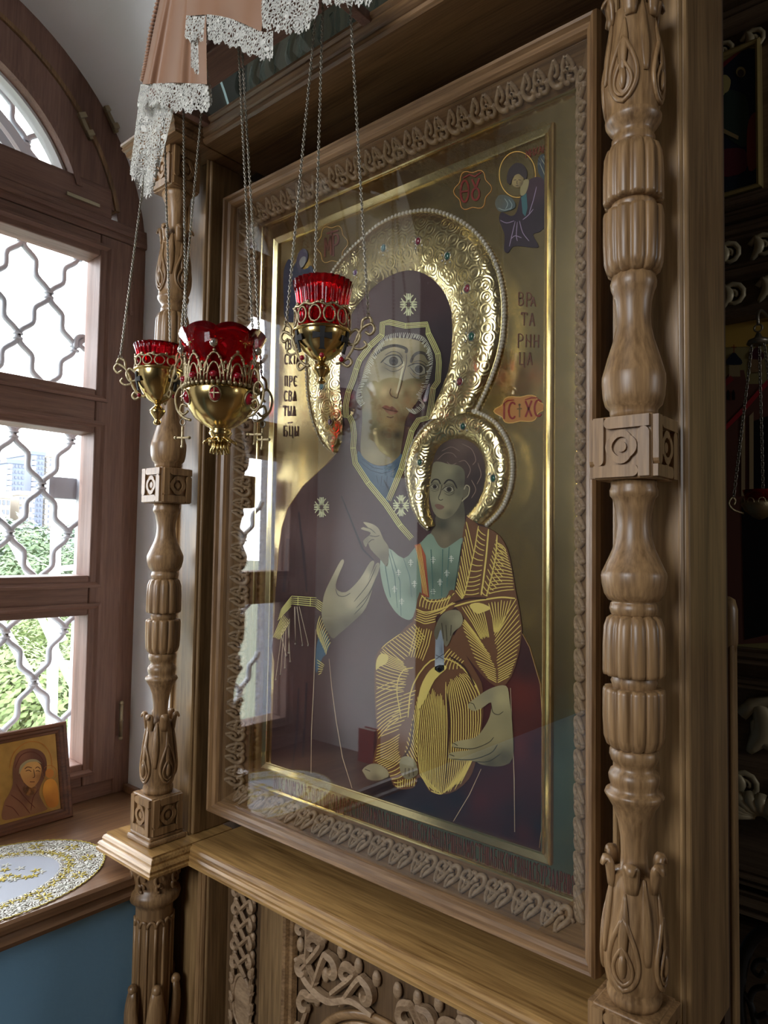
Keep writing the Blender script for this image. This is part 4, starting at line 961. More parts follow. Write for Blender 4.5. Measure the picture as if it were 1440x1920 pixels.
paint('scroll', [(817, 1178), (831, 1174), (833, 1256), (824, 1262), (815, 1256)], [(818, 1220, (128, 136, 142)), (830, 1220, (84, 90, 98)), (824, 1250, (150, 156, 160))], 8, 0, 4)
strokes('scroll_line', [cr([(817, 1254), (824, 1247), (831, 1254), (824, 1260), (819, 1254), (824, 1250), (828, 1254)], 3), [(817, 1228), (832, 1236)], [(817, 1236), (832, 1226)]], 8.5, (48, 50, 56), 1.2)
hand('child_foot', [(679, 1444), (696, 1432), (712, 1434), (726, 1444), (728, 1456), (710, 1463), (690, 1461)], [(690, 1445, (128, 120, 92)), (715, 1448, (140, 130, 98)), (705, 1460, (84, 76, 56))], 8, [cr([(679, 1446), (690, 1462), (710, 1464), (728, 1457)], 4), [(684, 1442), (694, 1446)]])
hand('child_foot', [(750, 1424), (762, 1418), (776, 1424), (784, 1448), (775, 1458), (762, 1461), (751, 1448)], [(765, 1430, (136, 128, 98)), (760, 1450, (112, 104, 80)), (776, 1450, (96, 88, 66))], 8, [[(760, 1440), (759, 1454)], [(767, 1440), (767, 1456)], [(774, 1440), (775, 1454)]])
# child's head
paint('child_hair', [(818, 985), (812, 960), (809, 930), (808, 895), (812, 864), (824, 836), (844, 823), (864, 820), (888, 829), (904, 848), (912, 872), (912, 902), (904, 930), (890, 952), (874, 966), (850, 975)], [(850, 850, (74, 56, 48)), (880, 860, (60, 44, 40)), (895, 900, (44, 32, 30)), (880, 940, (40, 30, 28)), (830, 845, (56, 44, 38)), (862, 838, (90, 72, 62)), (840, 960, (40, 30, 28))], 3, 3, 6)
strokes('child_curl', [cr([(820, 862), (834, 850), (848, 850), (856, 858)], 4), cr([(828, 846), (846, 838), (862, 846)], 4), cr([(866, 832), (884, 842), (892, 862), (886, 872)], 4), cr([(860, 866), (872, 864), (882, 880), (876, 896)], 4), cr([(896, 868), (902, 890), (894, 908)], 4), cr([(884, 900), (892, 918), (884, 934)], 4), cr([(838, 866), (846, 872), (856, 868)], 4), cr([(826, 866), (836, 874), (842, 872)], 4)], 4, (112, 92, 80), 1.4)
paint('child_neck', [(818, 962), (850, 962), (868, 935), (872, 990), (866, 1010), (848, 1022), (834, 1029), (822, 1023), (806, 1002), (817, 985)], [(830, 985, (52, 52, 42)), (855, 985, (96, 90, 70)), (835, 1010, (104, 92, 70)), (820, 1005, (96, 86, 66)), (862, 960, (66, 62, 48)), (850, 1012, (84, 76, 58))], 4, 2, 5)
paint('child_face', [(813, 868), (808, 893), (805, 915), (806, 935), (812, 958), (822, 970), (836, 973), (851, 964), (864, 943), (870, 915), (871, 885), (860, 873), (840, 870), (826, 866)], [(840, 880, (124, 118, 90)), (822, 885, (112, 106, 82)), (862, 890, (78, 74, 58)), (815, 930, (112, 106, 82)), (824, 935, (134, 126, 96)), (850, 935, (110, 104, 80)), (860, 925, (82, 78, 60)), (825, 962, (118, 108, 82)), (842, 962, (84, 78, 60)), (812, 950, (104, 98, 76)), (836, 950, (126, 116, 88)), (866, 905, (66, 62, 50))], 5, 3, 4)
eye(815, 913, .42, .05, 6, 'child_eye'); eye(842, 918, .52, .1, 6, 'child_eye')
strokes('child_brow', [(cr([(808, 906), (814, 899), (822, 900), (826, 908)], 4), 2.4), (cr([(832, 908), (840, 900), (850, 903), (857, 916)], 4), 2.8)], 7, (34, 28, 24), 2)
strokes('child_nose', [(cr([(829, 908), (826, 922), (822, 934), (826, 938), (831, 936)], 4), 1.3)], 7, (48, 42, 32), 1.3)
paint('child_lips', [(815, 947), (822, 945), (833, 950), (828, 955), (820, 954)], (102, 74, 60), 6, 3)
strokes('child_ear', [(cr([(870, 918), (874, 910), (880, 914), (878, 928), (870, 936), (866, 940)], 4), 2.2)], 7, (140, 130, 104), 2)
paint('child_ear_fill', [(868, 920), (873, 912), (878, 916), (876, 928), (868, 936)], (84, 78, 60), 6, 3)
# ---- haloes: raised embossed rings edged with pearls
def halo(name, outer, inner, hgt, beads=True, nb=120):
    n = 64
    def res(P):
        Q = cr(P, 8); L = [0]
        for i in range(1, len(Q)): L.append(L[-1]+(Q[i]-Q[i-1]).length)
        out = []; j = 0
        for i in range(n+1):
            t = L[-1]*i/n
            while j < len(Q)-2 and L[j+1] < t: j += 1
            out.append(Q[j].lerp(Q[j+1], (t-L[j])/max(1e-9, L[j+1]-L[j])))
        return out
    O, I = res(outer), res(inner); K_ = 10; vs = []
    for o_, i_ in zip(O, I):
        for k in range(K_+1):
            t = k/K_; p = o_.lerp(i_, t); h = math.sin(PI*t**.8)**.6 if 0 < t < 1 else 0
            a = onY(p.x, p.y, -.001); vs.append((a.x, a.y-.0015-hgt*h, a.z))
    fs = [(i*(K_+1)+k, i*(K_+1)+k+1, (i+1)*(K_+1)+k+1, (i+1)*(K_+1)+k) for i in range(n) for k in range(K_)]
    m = MB().add(vs, fs, True)
    for e in (0, n): m.add([vs[e*(K_+1)+k] for k in range(K_+1)], [tuple(range(K_+1))])
    h = m.build(name, 'gold_embossed', icon)
    b = MB(); Q = cr(outer, 12); L = [0]
    for i in range(1, len(Q)): L.append(L[-1]+(Q[i]-Q[i-1]).length)
    j = 0
    for i in range(nb):
        t = L[-1]*(i+.5)/nb
        while j < len(Q)-2 and L[j+1] < t: j += 1
        p = Q[j].lerp(Q[j+1], (t-L[j])/max(1e-9, L[j+1]-L[j])); a = onY(p.x, p.y, -.005); b.ball(a, .0042, 7, 5)
    stuff(b.build('pearl_string', 'pearl', h))
    MB().tube([onY(p.x, p.y, -.004) for p in cr(offset(outer, 4.5), 4)], .0015, 5).build('gold_wire', 'gold_bright', h)
    return h
HO = [(630, 849), (612, 838), (602, 825), (592, 802), (586, 785), (581, 762), (577, 740), (575, 712), (574, 682), (575, 650), (580, 610), (592, 570), (602, 546), (615, 525), (625, 507), (640, 487), (660, 465), (685, 442), (712, 420), (750, 402), (797, 394), (829, 399), (858, 411), (884, 429), (904, 449), (922, 478), (933, 504), (941, 535), (945, 569), (945, 602), (942, 635), (935, 669), (924, 702), (911, 733), (897, 762), (886, 785)]
HI = [(634, 848), (643, 822), (643, 781), (640, 747), (637, 710), (640, 672), (646, 630), (660, 590), (672, 572), (690, 550), (712, 530), (740, 514), (769, 507), (795, 513), (818, 529), (835, 551), (846, 580), (849, 613), (848, 647), (842, 691), (829, 727), (813, 762), (802, 787)]
h1 = halo('mother_halo', HO, HI, .013, nb=150)
CO = [(804, 993), (789, 980), (775, 953), (767, 922), (762, 891), (764, 864), (773, 835), (789, 809), (813, 787), (840, 772), (873, 768), (904, 777), (929, 793), (947, 818), (958, 847), (961, 878), (958, 909), (949, 938), (935, 962), (911, 986)]
CI = [(817, 986), (808, 962), (805, 938), (806, 915), (809, 895), (813, 864), (824, 838), (844, 825), (864, 823), (887, 831), (902, 849), (909, 871), (909, 900), (902, 929), (887, 953), (876, 965)]
h2 = halo('child_halo', CO, CI, .014, nb=104)
def gem(px, py, mat, r, rays, par, ph=0, k=.013):
    c = onY(px, py, -.0015-k)
    g = MB().ball(c, r, 10, 6, (.85, .5, 1)).build('gem', mat, par)
    MB().tube([(c.x+r*1.05*math.cos(2*PI*i/14), c.y, c.z+r*1.15*math.sin(2*PI*i/14)) for i in range(14)], r*.2, 5, closed=True).build('gem_setting', 'gem_silver', g)
    for i in range(rays):
        a = ph+2*PI*i/rays; q = r*1.95
        MB().ball((c.x+q*math.cos(a), c.y+.001, c.z+q*math.sin(a)), r*.42, 7, 4, (1, .6, 1)).build('gem_bead', 'gem_silver', g)
for a in ((666, 511, 'gem_violet', .005, 4), (719, 465, 'gem_teal', .006, 6), (784, 452, 'gem_red', .006, 5), (839, 480, 'gem_green', .006, 8), (876, 541, 'gem_red', .006, 4), (884, 631, 'gem_green', .0065, 6), (862, 716, 'gem_red', .006, 5), (603, 725, 'gem_teal', .0055, 6), (619, 791, 'gem_violet', .0052, 4)): gem(a[0], a[1], a[2], a[3]*1.15, a[4], h1, .4)
for a in ((787, 867, 'gem_green', .0055, 4), (868, 799, 'gem_green', .0058, 4), (925, 897, 'gem_green', .0058, 4)): gem(*a, h2, .78, .014)
# ---- angels
def blob(name, pts, c, k, s=3): return paint(name, pts, c, k, s)
DK = (44, 28, 40)
blob('angel_wing', [(1012, 292), (1022, 290), (1032, 310), (1034, 345), (1032, 370), (1024, 345), (1010, 325), (1008, 305)], (44, 50, 54), 2)
strokes('angel_feather', [cr([(1014, 296), (1024, 315), (1030, 345)], 3), cr([(1012, 306), (1020, 325), (1026, 345)], 3), cr([(1019, 292), (1029, 315), (1032, 345)], 3)], 3, (128, 128, 108), 1.3)
strokes('angel_halo', [cr([(970+34*math.cos(a)*1.0, 327+43*math.sin(a)) for a in [2*PI*i/18 for i in range(19)]], 3)], 2, (200, 150, 74), 1.5)
MB().prism([(969+32*math.cos(a), 327+40*math.sin(a)) for a in [2*PI*i/28 for i in range(28)]], lambda p, d: onY(p[0], p[1], d), -.0016, .001).build('angel_nimbus', 'gold_bright', icon)
blob('angel_robe', [(975, 372), (985, 345), (1000, 333), (1016, 334), (1026, 352), (1030, 385), (1026, 418), (1012, 434), (999, 440), (1010, 462), (996, 464), (982, 462), (962, 462), (952, 474), (945, 468), (946, 440), (936, 414), (940, 398), (958, 405), (968, 398)], [(1000, 360, (52, 32, 40)), (1015, 400, (28, 18, 24)), (960, 430, (38, 24, 34)), (985, 450, (34, 22, 30)), (950, 410, (32, 22, 32))], 3)
strokes('angel_fold', [cr([(1006, 350), (1000, 375), (992, 400)], 3), cr([(966, 415), (960, 440), (955, 462)], 3), cr([(974, 414), (980, 436), (992, 452)], 3), cr([(970, 416), (968, 440), (970, 452)], 3), cr([(938, 413), (950, 418), (964, 414)], 3), cr([(1000, 392), (990, 404), (980, 412)], 3), cr([(958, 448), (966, 442), (978, 446)], 3)], 5, (128, 110, 130), 1.4)
blob('angel_sash', [(977, 370), (987, 362), (989, 390), (985, 406), (980, 400)], (48, 84, 86), 5.5, 0)
blob('angel_face', [(960, 340), (966, 328), (976, 326), (982, 336), (978, 348), (970, 352), (962, 348)], [(970, 340, (142, 122, 78)), (978, 345, (84, 70, 48))], 5)
blob('angel_neck', [(977, 345), (986, 336), (992, 340), (986, 362), (976, 366)], (128, 116, 80), 4)
blob('angel_hair', [(950, 338), (954, 318), (966, 306), (980, 308), (988, 322), (986, 336), (980, 332), (972, 326), (962, 332), (956, 346)], (44, 34, 34), 6)
blob('angel_child', [(929, 376), (936, 366), (948, 366), (962, 374), (966, 388), (950, 396), (936, 396), (929, 386)], [(938, 378, (74, 72, 60)), (955, 384, (66, 76, 76))], 4)
strokes('angel_features', [[(963, 338), (968, 337)], [(972, 337), (977, 338)], cr([(970, 338), (969, 344), (971, 345)], 2), [(967, 348), (972, 348)]], 7, (54, 42, 30), 1.2)
strokes('swaddling_band', [cr([(946, 372), (952, 382), (948, 392)], 3), cr([(954, 374), (960, 384), (956, 394)], 3), cr([(934, 390), (946, 394), (960, 390)], 3)], 5, (120, 130, 124), 1.3)
blob('angel_robe', [(532, 560), (531, 520), (534, 500), (541, 486), (547, 492), (548, 505), (556, 490), (562, 500), (572, 505), (584, 498), (588, 520), (585, 560), (560, 600), (535, 600)], [(540, 520, (40, 44, 58)), (565, 520, (50, 58, 72)), (580, 520, (46, 52, 66)), (545, 570, (36, 42, 60))], 2)
blob('angel_hair', [(556, 496), (558, 478), (566, 467), (574, 468), (577, 478), (575, 490), (566, 500), (562, 512)], (64, 60, 74), 4)
blob('angel_face', [(561, 492), (566, 482), (573, 482), (572, 494), (565, 502)], (118, 116, 112), 5)
# ---- lettering: a stroke alphabet, unit box, y down
def arc(cx, cy, rx, ry, a0, a1, n=8): return [(cx+rx*math.cos(a0+(a1-a0)*i/n), cy+ry*math.sin(a0+(a1-a0)*i/n)) for i in range(n+1)]
H_ = PI/2
AB = {
 'І': [[(.5, 0), (.5, 1)]], 'Ї': [[(.5, .12), (.5, 1)], [(.3, -.1), (.36, -.04)], [(.64, -.1), (.7, -.04)]],
 'В': [[(.15, 0), (.15, 1)], [(.15, 0)]+arc(.45, .23, .38, .23, -H_, H_)+[(.15, .46)], [(.15, .46)]+arc(.5, .73, .42, .27, -H_, H_)+[(.15, 1)]],
 'Е': [arc(.6, .5, .5, .5, -H_*.5, -H_*3.5, 12), [(.12, .5), (.75, .5)]], 'Р': [[(.15, 0), (.15, 1.1)], [(.15, 0)]+arc(.5, .27, .4, .27, -H_, H_)+[(.15, .54)]],
 'С': [arc(.6, .5, .5, .5, -H_*.5, -H_*3.5, 12)], 'К': [[(.15, 0), (.15, 1)], [(.85, 0), (.15, .5), (.9, 1)]],
 'Ѧ': [[(.5, 0), (.05, 1)], [(.5, 0), (.95, 1)], [(.28, .6), (.72, .6)], [(.5, .6), (.5, 1)]], 'П': [[(.1, 0), (.9, 0)], [(.18, 0), (.18, 1)], [(.82, 0), (.82, 1)]],
 'Т': [[(.05, 0), (.95, 0)], [(.5, 0), (.5, 1)], [(.05, 0), (.05, .18)], [(.95, 0), (.95, .18)]], 'Ы': [[(.08, 0), (.08, 1), (.4, .95), (.5, .72), (.4, .5), (.08, .5)], [(.9, 0), (.9, 1)]],
 'Б': [[(.85, 0), (.15, 0), (.15, 1)], [(.15, .42)]+arc(.5, .71, .4, .29, -H_, H_)+[(.15, 1)]], 'Ц': [[(.12, 0), (.12, .95), (.85, .95), (.85, 0)], [(.85, .95), (.98, 1.2)]],
 'А': [[(.5, 0), (.08, 1)], [(.5, 0), (.92, 1)], [(.25, .62), (.75, .62)]], 'Н': [[(.12, 0), (.12, 1)], [(.88, 0), (.88, 1)], [(.12, .35), (.88, .65)]],
 'И': [[(.12, 0), (.12, 1)], [(.88, 0), (.88, 1)], [(.12, .5), (.88, .5)]], 'М': [[(.05, 1), (.12, 0), (.5, .7), (.88, 0), (.95, 1)]],
 'О': [arc(.5, .5, .42, .5, 0, 2*PI, 14)], 'Ѳ': [arc(.5, .5, .42, .5, 0, 2*PI, 14), [(.02, .5), (.98, .5)]], 'У': [[(.08, 0), (.5, .6)], [(.92, 0), (.3, 1)]],
 'Ꙋ': [arc(.5, .72, .38, .28, 0, 2*PI, 12), [(.5, .44), (.12, 0)], [(.5, .44), (.88, 0)]], 'Х': [[(.08, 0), (.92, 1)], [(.92, 0), (.08, 1)]], 'Д': [[(.2, .9), (.45, 0), (.8, .9)], [(.05, 1.1), (.05, .9), (.95, .9), (.95, 1.1)]],
 'Г': [[(.85, .1), (.85, 0), (.15, 0), (.15, 1)]], 'Л': [[(.08, 1), (.5, 0), (.92, 1)]], 'Ь': [[(.15, 0), (.15, 1)], [(.15, .5)]+arc(.5, .75, .38, .25, -H_, H_)+[(.15, 1)]],
 'Ш': [[(.08, 0), (.08, 1), (.92, 1), (.92, 0)], [(.5, 0), (.5, 1)]], 'Ю': [[(.08, 0), (.08, 1)], [(.08, .5), (.4, .5)], arc(.68, .5, .28, .5, 0, 2*PI, 12)], 'З': [arc(.4, .25, .42, .25, -H_*1.6, H_, 8)+arc(.4, .75, .48, .25, -H_, H_*1.6, 8)],
 'Ч': [[(.12, 0), (.15, .5), (.85, .5)], [(.85, 0), (.85, 1)]], 'Ѣ': [[(.3, -.1), (.3, 1)], [(.05, .15), (.7, .15)], [(.3, .5)]+arc(.58, .75, .34, .25, -H_, H_)+[(.3, 1)]], '~': [[(-.1, .3), (.25, 0), (.75, .3), (1.1, 0)]], '-': [[(0, .5), (1, .4)]],
 '+': [[(.5, 0), (.5, 1)], [(.1, .38), (.9, .38)], [(.3, .1), (.7, .1)]], '.': [[(.4, .5), (.6, .5)]],
}
def letters(txt, o, du, dv, w, gap=.28):
    # o: pixel of the first letter's top left, du: width vector, dv: height vector
    L = []; x = 0
    for ch in txt:
        if ch == ' ': x += .6; continue
        k = .45 if ch in 'ІЇ.' else 1
        for st in AB[ch]:
            P = cr(st, 2) if len(st) > 6 else [Vector(p) for p in st]
            Q_ = [(o[0]+du[0]*(x+p.x*k)+dv[0]*p.y, o[1]+du[1]*(x+p.x*k)+dv[1]*p.y) for p in P]
            if len(st) > 6: L.append((Q_, w))
            else: L += [([a, b], w) for a, b in zip(Q_, Q_[1:])]
        x += k+gap
    return L
def inscription(name, L, col, k=3): return strokes(name, L, k, col, 2)
L = []
for t, x, y in (('ІВЕР', 534, 636), ('СКЇѦ', 533, 664), ('ПРЕ', 533, 705), ('СВѦ', 532, 733), ('ТЫѦ', 531, 761)): L += letters(t, (x, y), (6.2, 0), (-.3, 19), 1.7, .38)
L += letters('БЦЫ', (531, 799), (7.6, 0), (-.3, 19), 1.7, .38)+letters('~', (540, 792), (7, -1), (0, 5), 1.8)
inscription('inscription', L, (58, 34, 22))
L = []
for t, x, y in (('ВР', 971, 548), ('А', 994, 556), ('ТА', 977, 586), ('РНИ', 970, 626), ('ЦА', 973, 660)): L += letters(t, (x, y), (11, .4), (-.4, 24 if t != 'А' else 18), 1.8, .35)
inscription('inscription', L, (84, 44, 26))
def cartouche(cx, cy, rx, ry):
    Q = [(cx+rx*(1+.12*math.cos(6*a))*math.cos(a), cy+ry*(1+.10*math.cos(6*a))*math.sin(a)-.22*rx*math.cos(a)*.4) for a in [2*PI*i/40 for i in range(40)]]
    return Q
Q = cartouche(622, 458, 27, 34); strokes('cartouche_line', [Q+[Q[0]]], 2, (150, 118, 56), 1.2)
inscription('monogram', letters('МР', (608, 446), (13, -4), (0, 36), 3, .12)+letters('-', (612, 436), (22, -6), (0, 4), 3)+[([(621, 432), (621, 442)], 2.5)], (84, 30, 18))
Q = cartouche(886, 356, 32, 36); strokes('cartouche_line', [Q+[Q[0]]], 2, (170, 120, 56), 1.2)
inscription('monogram', letters('ѲꙊ', (862, 340), (18, -3), (0, 40), 3.4, .15)+[([(868, 334), (880, 327), (890, 331), (902, 323)], 3)], (104, 26, 16))
Q = cartouche(975, 767, 44, 25); strokes('cartouche_line', [Q+[Q[0]]], 2, (180, 140, 70), 1.5); paint('cartouche', Q, (150, 98, 44), 1, 0)
inscription('monogram', letters('ІС', (942, 756), (14, -1), (0, 30), 3.6, .3)+letters('ХС', (984, 752), (14, -1), (0, 30), 3.6, .2)+[([(944, 757), (952, 751), (964, 750)], 3), ([(984, 750), (996, 746), (1008, 746)], 3)], (112, 28, 16))
strokes('monogram_cross', letters('+', (968, 757), (12, -1), (0, 26), 2.4), 3, (96, 74, 34), 2)
inscription('inscription', letters('МИХАИЛ', (986, 282), (7, -2.2), (0, 14), 1.6, .12), (96, 34, 22))
# ligatured red inscription along the lower margin
txt = 'ВСЕѦЦМЗЛѢТЫРГОРОДАРОСТОВНАМОЛЕНИПАВШИБОЖДНИЦАРШИНАМОСТИШАБИКОМСВНИѦСБУРЗДАРꙊЮО'.replace('Ж', 'Х')
L = []; n = len(txt); a = Vector((512, 1452)); b = Vector((1078, 1644))
for i, ch in enumerate(txt):
    t = i/n; p = a.lerp(b, t); t2 = (i+1)/n; q = a.lerp(b, t2); hh = 27+10*t
    L += letters(ch, (p.x, p.y), ((q.x-p.x)*.74, (q.y-p.y)*.74), (-.2, hh), .85+.3*t)
inscription('inscription', L, (92, 42, 28))
# ---------------------------------------------------------------- hanging lamps
m_, nt, p_ = newmat('ruby_glass')
p_.inputs['Base Color'].default_value = (.62, .008, .02, 1); p_.inputs['Transmission Weight'].default_value = .92; p_.inputs['Roughness'].default_value = .05; p_.inputs['IOR'].default_value = 1.3
plain('ruby_stone', (.30, .008, .02), .12, 0, .8)
YLAMP = -.30
def chain(par, a, b, r=.0016, pitch=.0044):
    a, b = Vector(a), Vector(b); d = b-a; n = int(d.length/pitch); t = d.normalized(); u = t.orthogonal().normalized(); w = t.cross(u); m = MB()
    for i in range(n):
        c = a+d*((i+.5)/n); q = u if i % 2 else w
        m.tube([c+t*(pitch*.78*math.cos(x))+q*(pitch*.40*math.sin(x)) for x in [2*PI*j/6 for j in range(6)]], r*.62, 4, closed=True)
    return stuff(m.build('chain', 'chain_metal', par))
def hangbar(px): # hooks sit on the canopy board edge, a straight line along the case
    x = onY(px, 0, -.27); return x
HZ = onY(385, 130, -.27).z
def hook(par, x):
    m = MB(); m.tube(cr([(x, -.27, HZ+.03), (x, -.27, HZ+.012), (x, -.274, HZ+.004), (x, -.27, HZ-.002), (x, -.266, HZ+.004)], 4), .0018, 6); m.build('hook', 'chain_metal', par); return Vector((x, -.27, HZ))
def scrollplate(par, c, az, pts, r, name='scroll_bracket', mat='brass_old', n=6, k=1.0):
    u = Vector((math.cos(az), math.sin(az), 0))
    P = cr([c+u*a+Vector((0, 0, b)) for a, b in pts], 5)
    return MB().tube(P, r, n, flat=((-math.sin(az), math.cos(az), 0), k)).build(name, mat, par)
def small_lamp(label, px, py_rim, py_band, py_band2, py_bowl, py_end, half_px, band_px, tops, azs, dark):
    c = onY(px, (py_rim+py_end)/2, YLAMP); s = (c-CAM).dot(FW)/F_PX
    Z = lambda py: onY(px, py, YLAMP).z
    C = Vector((c.x, c.y, 0)); t = thing('icon_lamp', label, 'lamp', (c.x, c.y, Z(py_end)), 'lamps hanging before the icon')
    r1 = half_px*s; r0 = band_px*s; z0, zb, zb2, zw, ze = Z(py_rim), Z(py_band), Z(py_band2), Z(py_bowl), Z(py_end)
    # ribbed ruby glass, open at the top
    n = 26; prof = [(r0*.60, zb2-.012), (r0*.80, zb2), (r0*.90, zb), (r0*.97, zb+(z0-zb)*.5), (r1, z0), (r1*.965, z0+.0005), (r0*.93, zb+(z0-zb)*.5), (r0*.86, zb), (r0*.76, zb2), (r0*.56, zb2-.010)]
    MB().lathe(prof, C, n*6, lambda k, a, z: 1+.022*math.cos(a*n) if 1 <= k <= 8 else 1, capt=False).add([], []).build('glass_cup', 'ruby_glass', t)
    # pierced band: two rings with a run of little arches between
    bd = MB().tube([C+Vector((r0*math.cos(a), r0*math.sin(a), zb2)) for a in [2*PI*i/40 for i in range(40)]], .0028, 6, closed=True)
    bd.build('band', 'brass', t)
    L = zb-zb2
    MB().tube([C+Vector((r0*.99*math.cos(a), r0*.99*math.sin(a), zb-.002+.0018*math.sin(a*12))) for a in [2*PI*i/72 for i in range(72)]], .0024, 6, closed=True).build('band', 'brass_old', t)
    for j in range(12):
        a0 = 2*PI*j/12; pts = []
        for i in range(13):
            q = 2*PI*i/12; a = a0+.21*math.cos(q); pts.append(C+Vector((r0*math.cos(a), r0*math.sin(a), (zb+zb2)/2+L*.36*math.sin(q))))
        MB().tube(pts[:-1], .0016, 5, closed=True).build('filigree', 'brass_old', t)
        a = a0+PI/12; MB().ball(C+Vector((r0*math.cos(a), r0*math.sin(a), zb+.001)), .0032, 6, 4).build('filigree_bead', 'brass_old', t)
    # bowl
    H = zb2-zw
    bowl = [(r0*.97, zb2), (r0*.98, zb2-H*.06), (r0*.93, zb2-H*.25), (r0*.82, zb2-H*.48), (r0*.64, zb2-H*.70), (r0*.42, zb2-H*.88), (r0*.22, zb2-H*.97), (r0*.14, zw)]
    MB().lathe(list(reversed(bowl)), C, 36).build('bowl', 'brass', t)
    F = zw-ze
    MB().lathe(list(reversed([(r0*.14, zw), (r0*.12, zw-F*.10), (r0*.24, zw-F*.20), (r0*.34, zw-F*.34), (r0*.30, zw-F*.46), (r0*.14, zw-F*.68), (r0*.11, zw-F*.76), (r0*.17, zw-F*.86), (r0*.14, zw-F*.96), (.0005, ze)])), C, 20).build('finial', 'brass', t)
    # black crosses on the bowl stand in for the shade inside cut-outs
    for az in dark:
        m = MB(); zc = zb2-H*.34
        def P(p, d): 
            rr = r0*(.99-.25*((zb2-(zc+p[1]))/H)**1.6); a = az+p[0]/rr; return C+Vector(((rr+d)*math.cos(a), (rr+d)*math.sin(a), zc+p[1]))
        q = r0*.34; e = q*.22
        m.prism([(-e, -q*1.2), (-e*1.6, -q*1.35), (e*1.6, -q*1.35), (e, -q*1.2), (e, -e), (q, -e*1.5), (q, e*1.5), (e, e), (e*1.5, q), (-e*1.5, q), (-e, e), (-q, e*1.5), (-q, -e*1.5), (-e, -e)], P, -.001, .0012)
        m.build('cutout_shade', 'blackish', t)
        MB().ball(P((0, -q*1.95), 0), q*.28, 8, 5).build('stone', 'ruby_stone', t)
    for az, top in zip(azs, tops):
        k = r0/.042
        base = Vector((C.x, C.y, zb2)); sp = lambda L_, w=.0023, nm='scroll_bracket': scrollplate(t, base, az, [(a*k, b*k) for a, b in L_], w*k, nm)
        sp([(.022, -.048), (.034, -.044), (.045, -.030), (.052, -.012), (.060, .004), (.074, .012), (.080, .004), (.074, -.004), (.066, .000)])
        sp([(.040, -.004), (.052, .004), (.058, -.006), (.052, -.018), (.042, -.018), (.038, -.010), (.042, -.003)])
        sp([(.030, -.046), (.040, -.052), (.046, -.046), (.042, -.040), (.036, -.042)])
        sp([(.060, .004), (.062, .018), (.072, .022), (.076, .014)])
        sp([(.047, -.024), (.060, -.026), (.068, -.020), (.064, -.014)], .002)
        tip = base+Vector((math.cos(az), math.sin(az), 0))*(.070*k)+Vector((0, 0, .022*k))
        MB().tube([tip+Vector((0, .004*math.cos(x), .004*math.sin(x)+.003)) for x in [2*PI*i/10 for i in range(10)]], .001, 5, closed=True).build('ring', 'chain_metal', t)
        chain(t, tip+Vector((0, 0, .006)), hook(t, top))
    return t
RA = math.atan2(RT.y, RT.x)
hx = lambda px, py: onP(px, py, Vector((0, -.27, 0)), Vector((0, 1, 0))).x
small_lamp('small brass lamp with ribbed red glass hanging in front of the painted face', 604, 533, 583, 624, 677, 720, 56, 52, [hx(597, -40), hx(607, -45), hx(652, -60)], [RA+PI-.55, RA+PI/2+.3, RA-.12], [RA-PI/2+.10, RA-PI/2-1.1, RA-PI/2+1.3])
small_lamp('smaller brass lamp with ribbed red glass nearest the window', 297, 651, 674, 697, 757, 797, 46, 43, [hx(287, 205), hx(306, 214), hx(385, 130)], [RA+PI+.05, RA+PI/2, RA-.75], [RA-PI/2-.95, RA-PI/2+1.2])
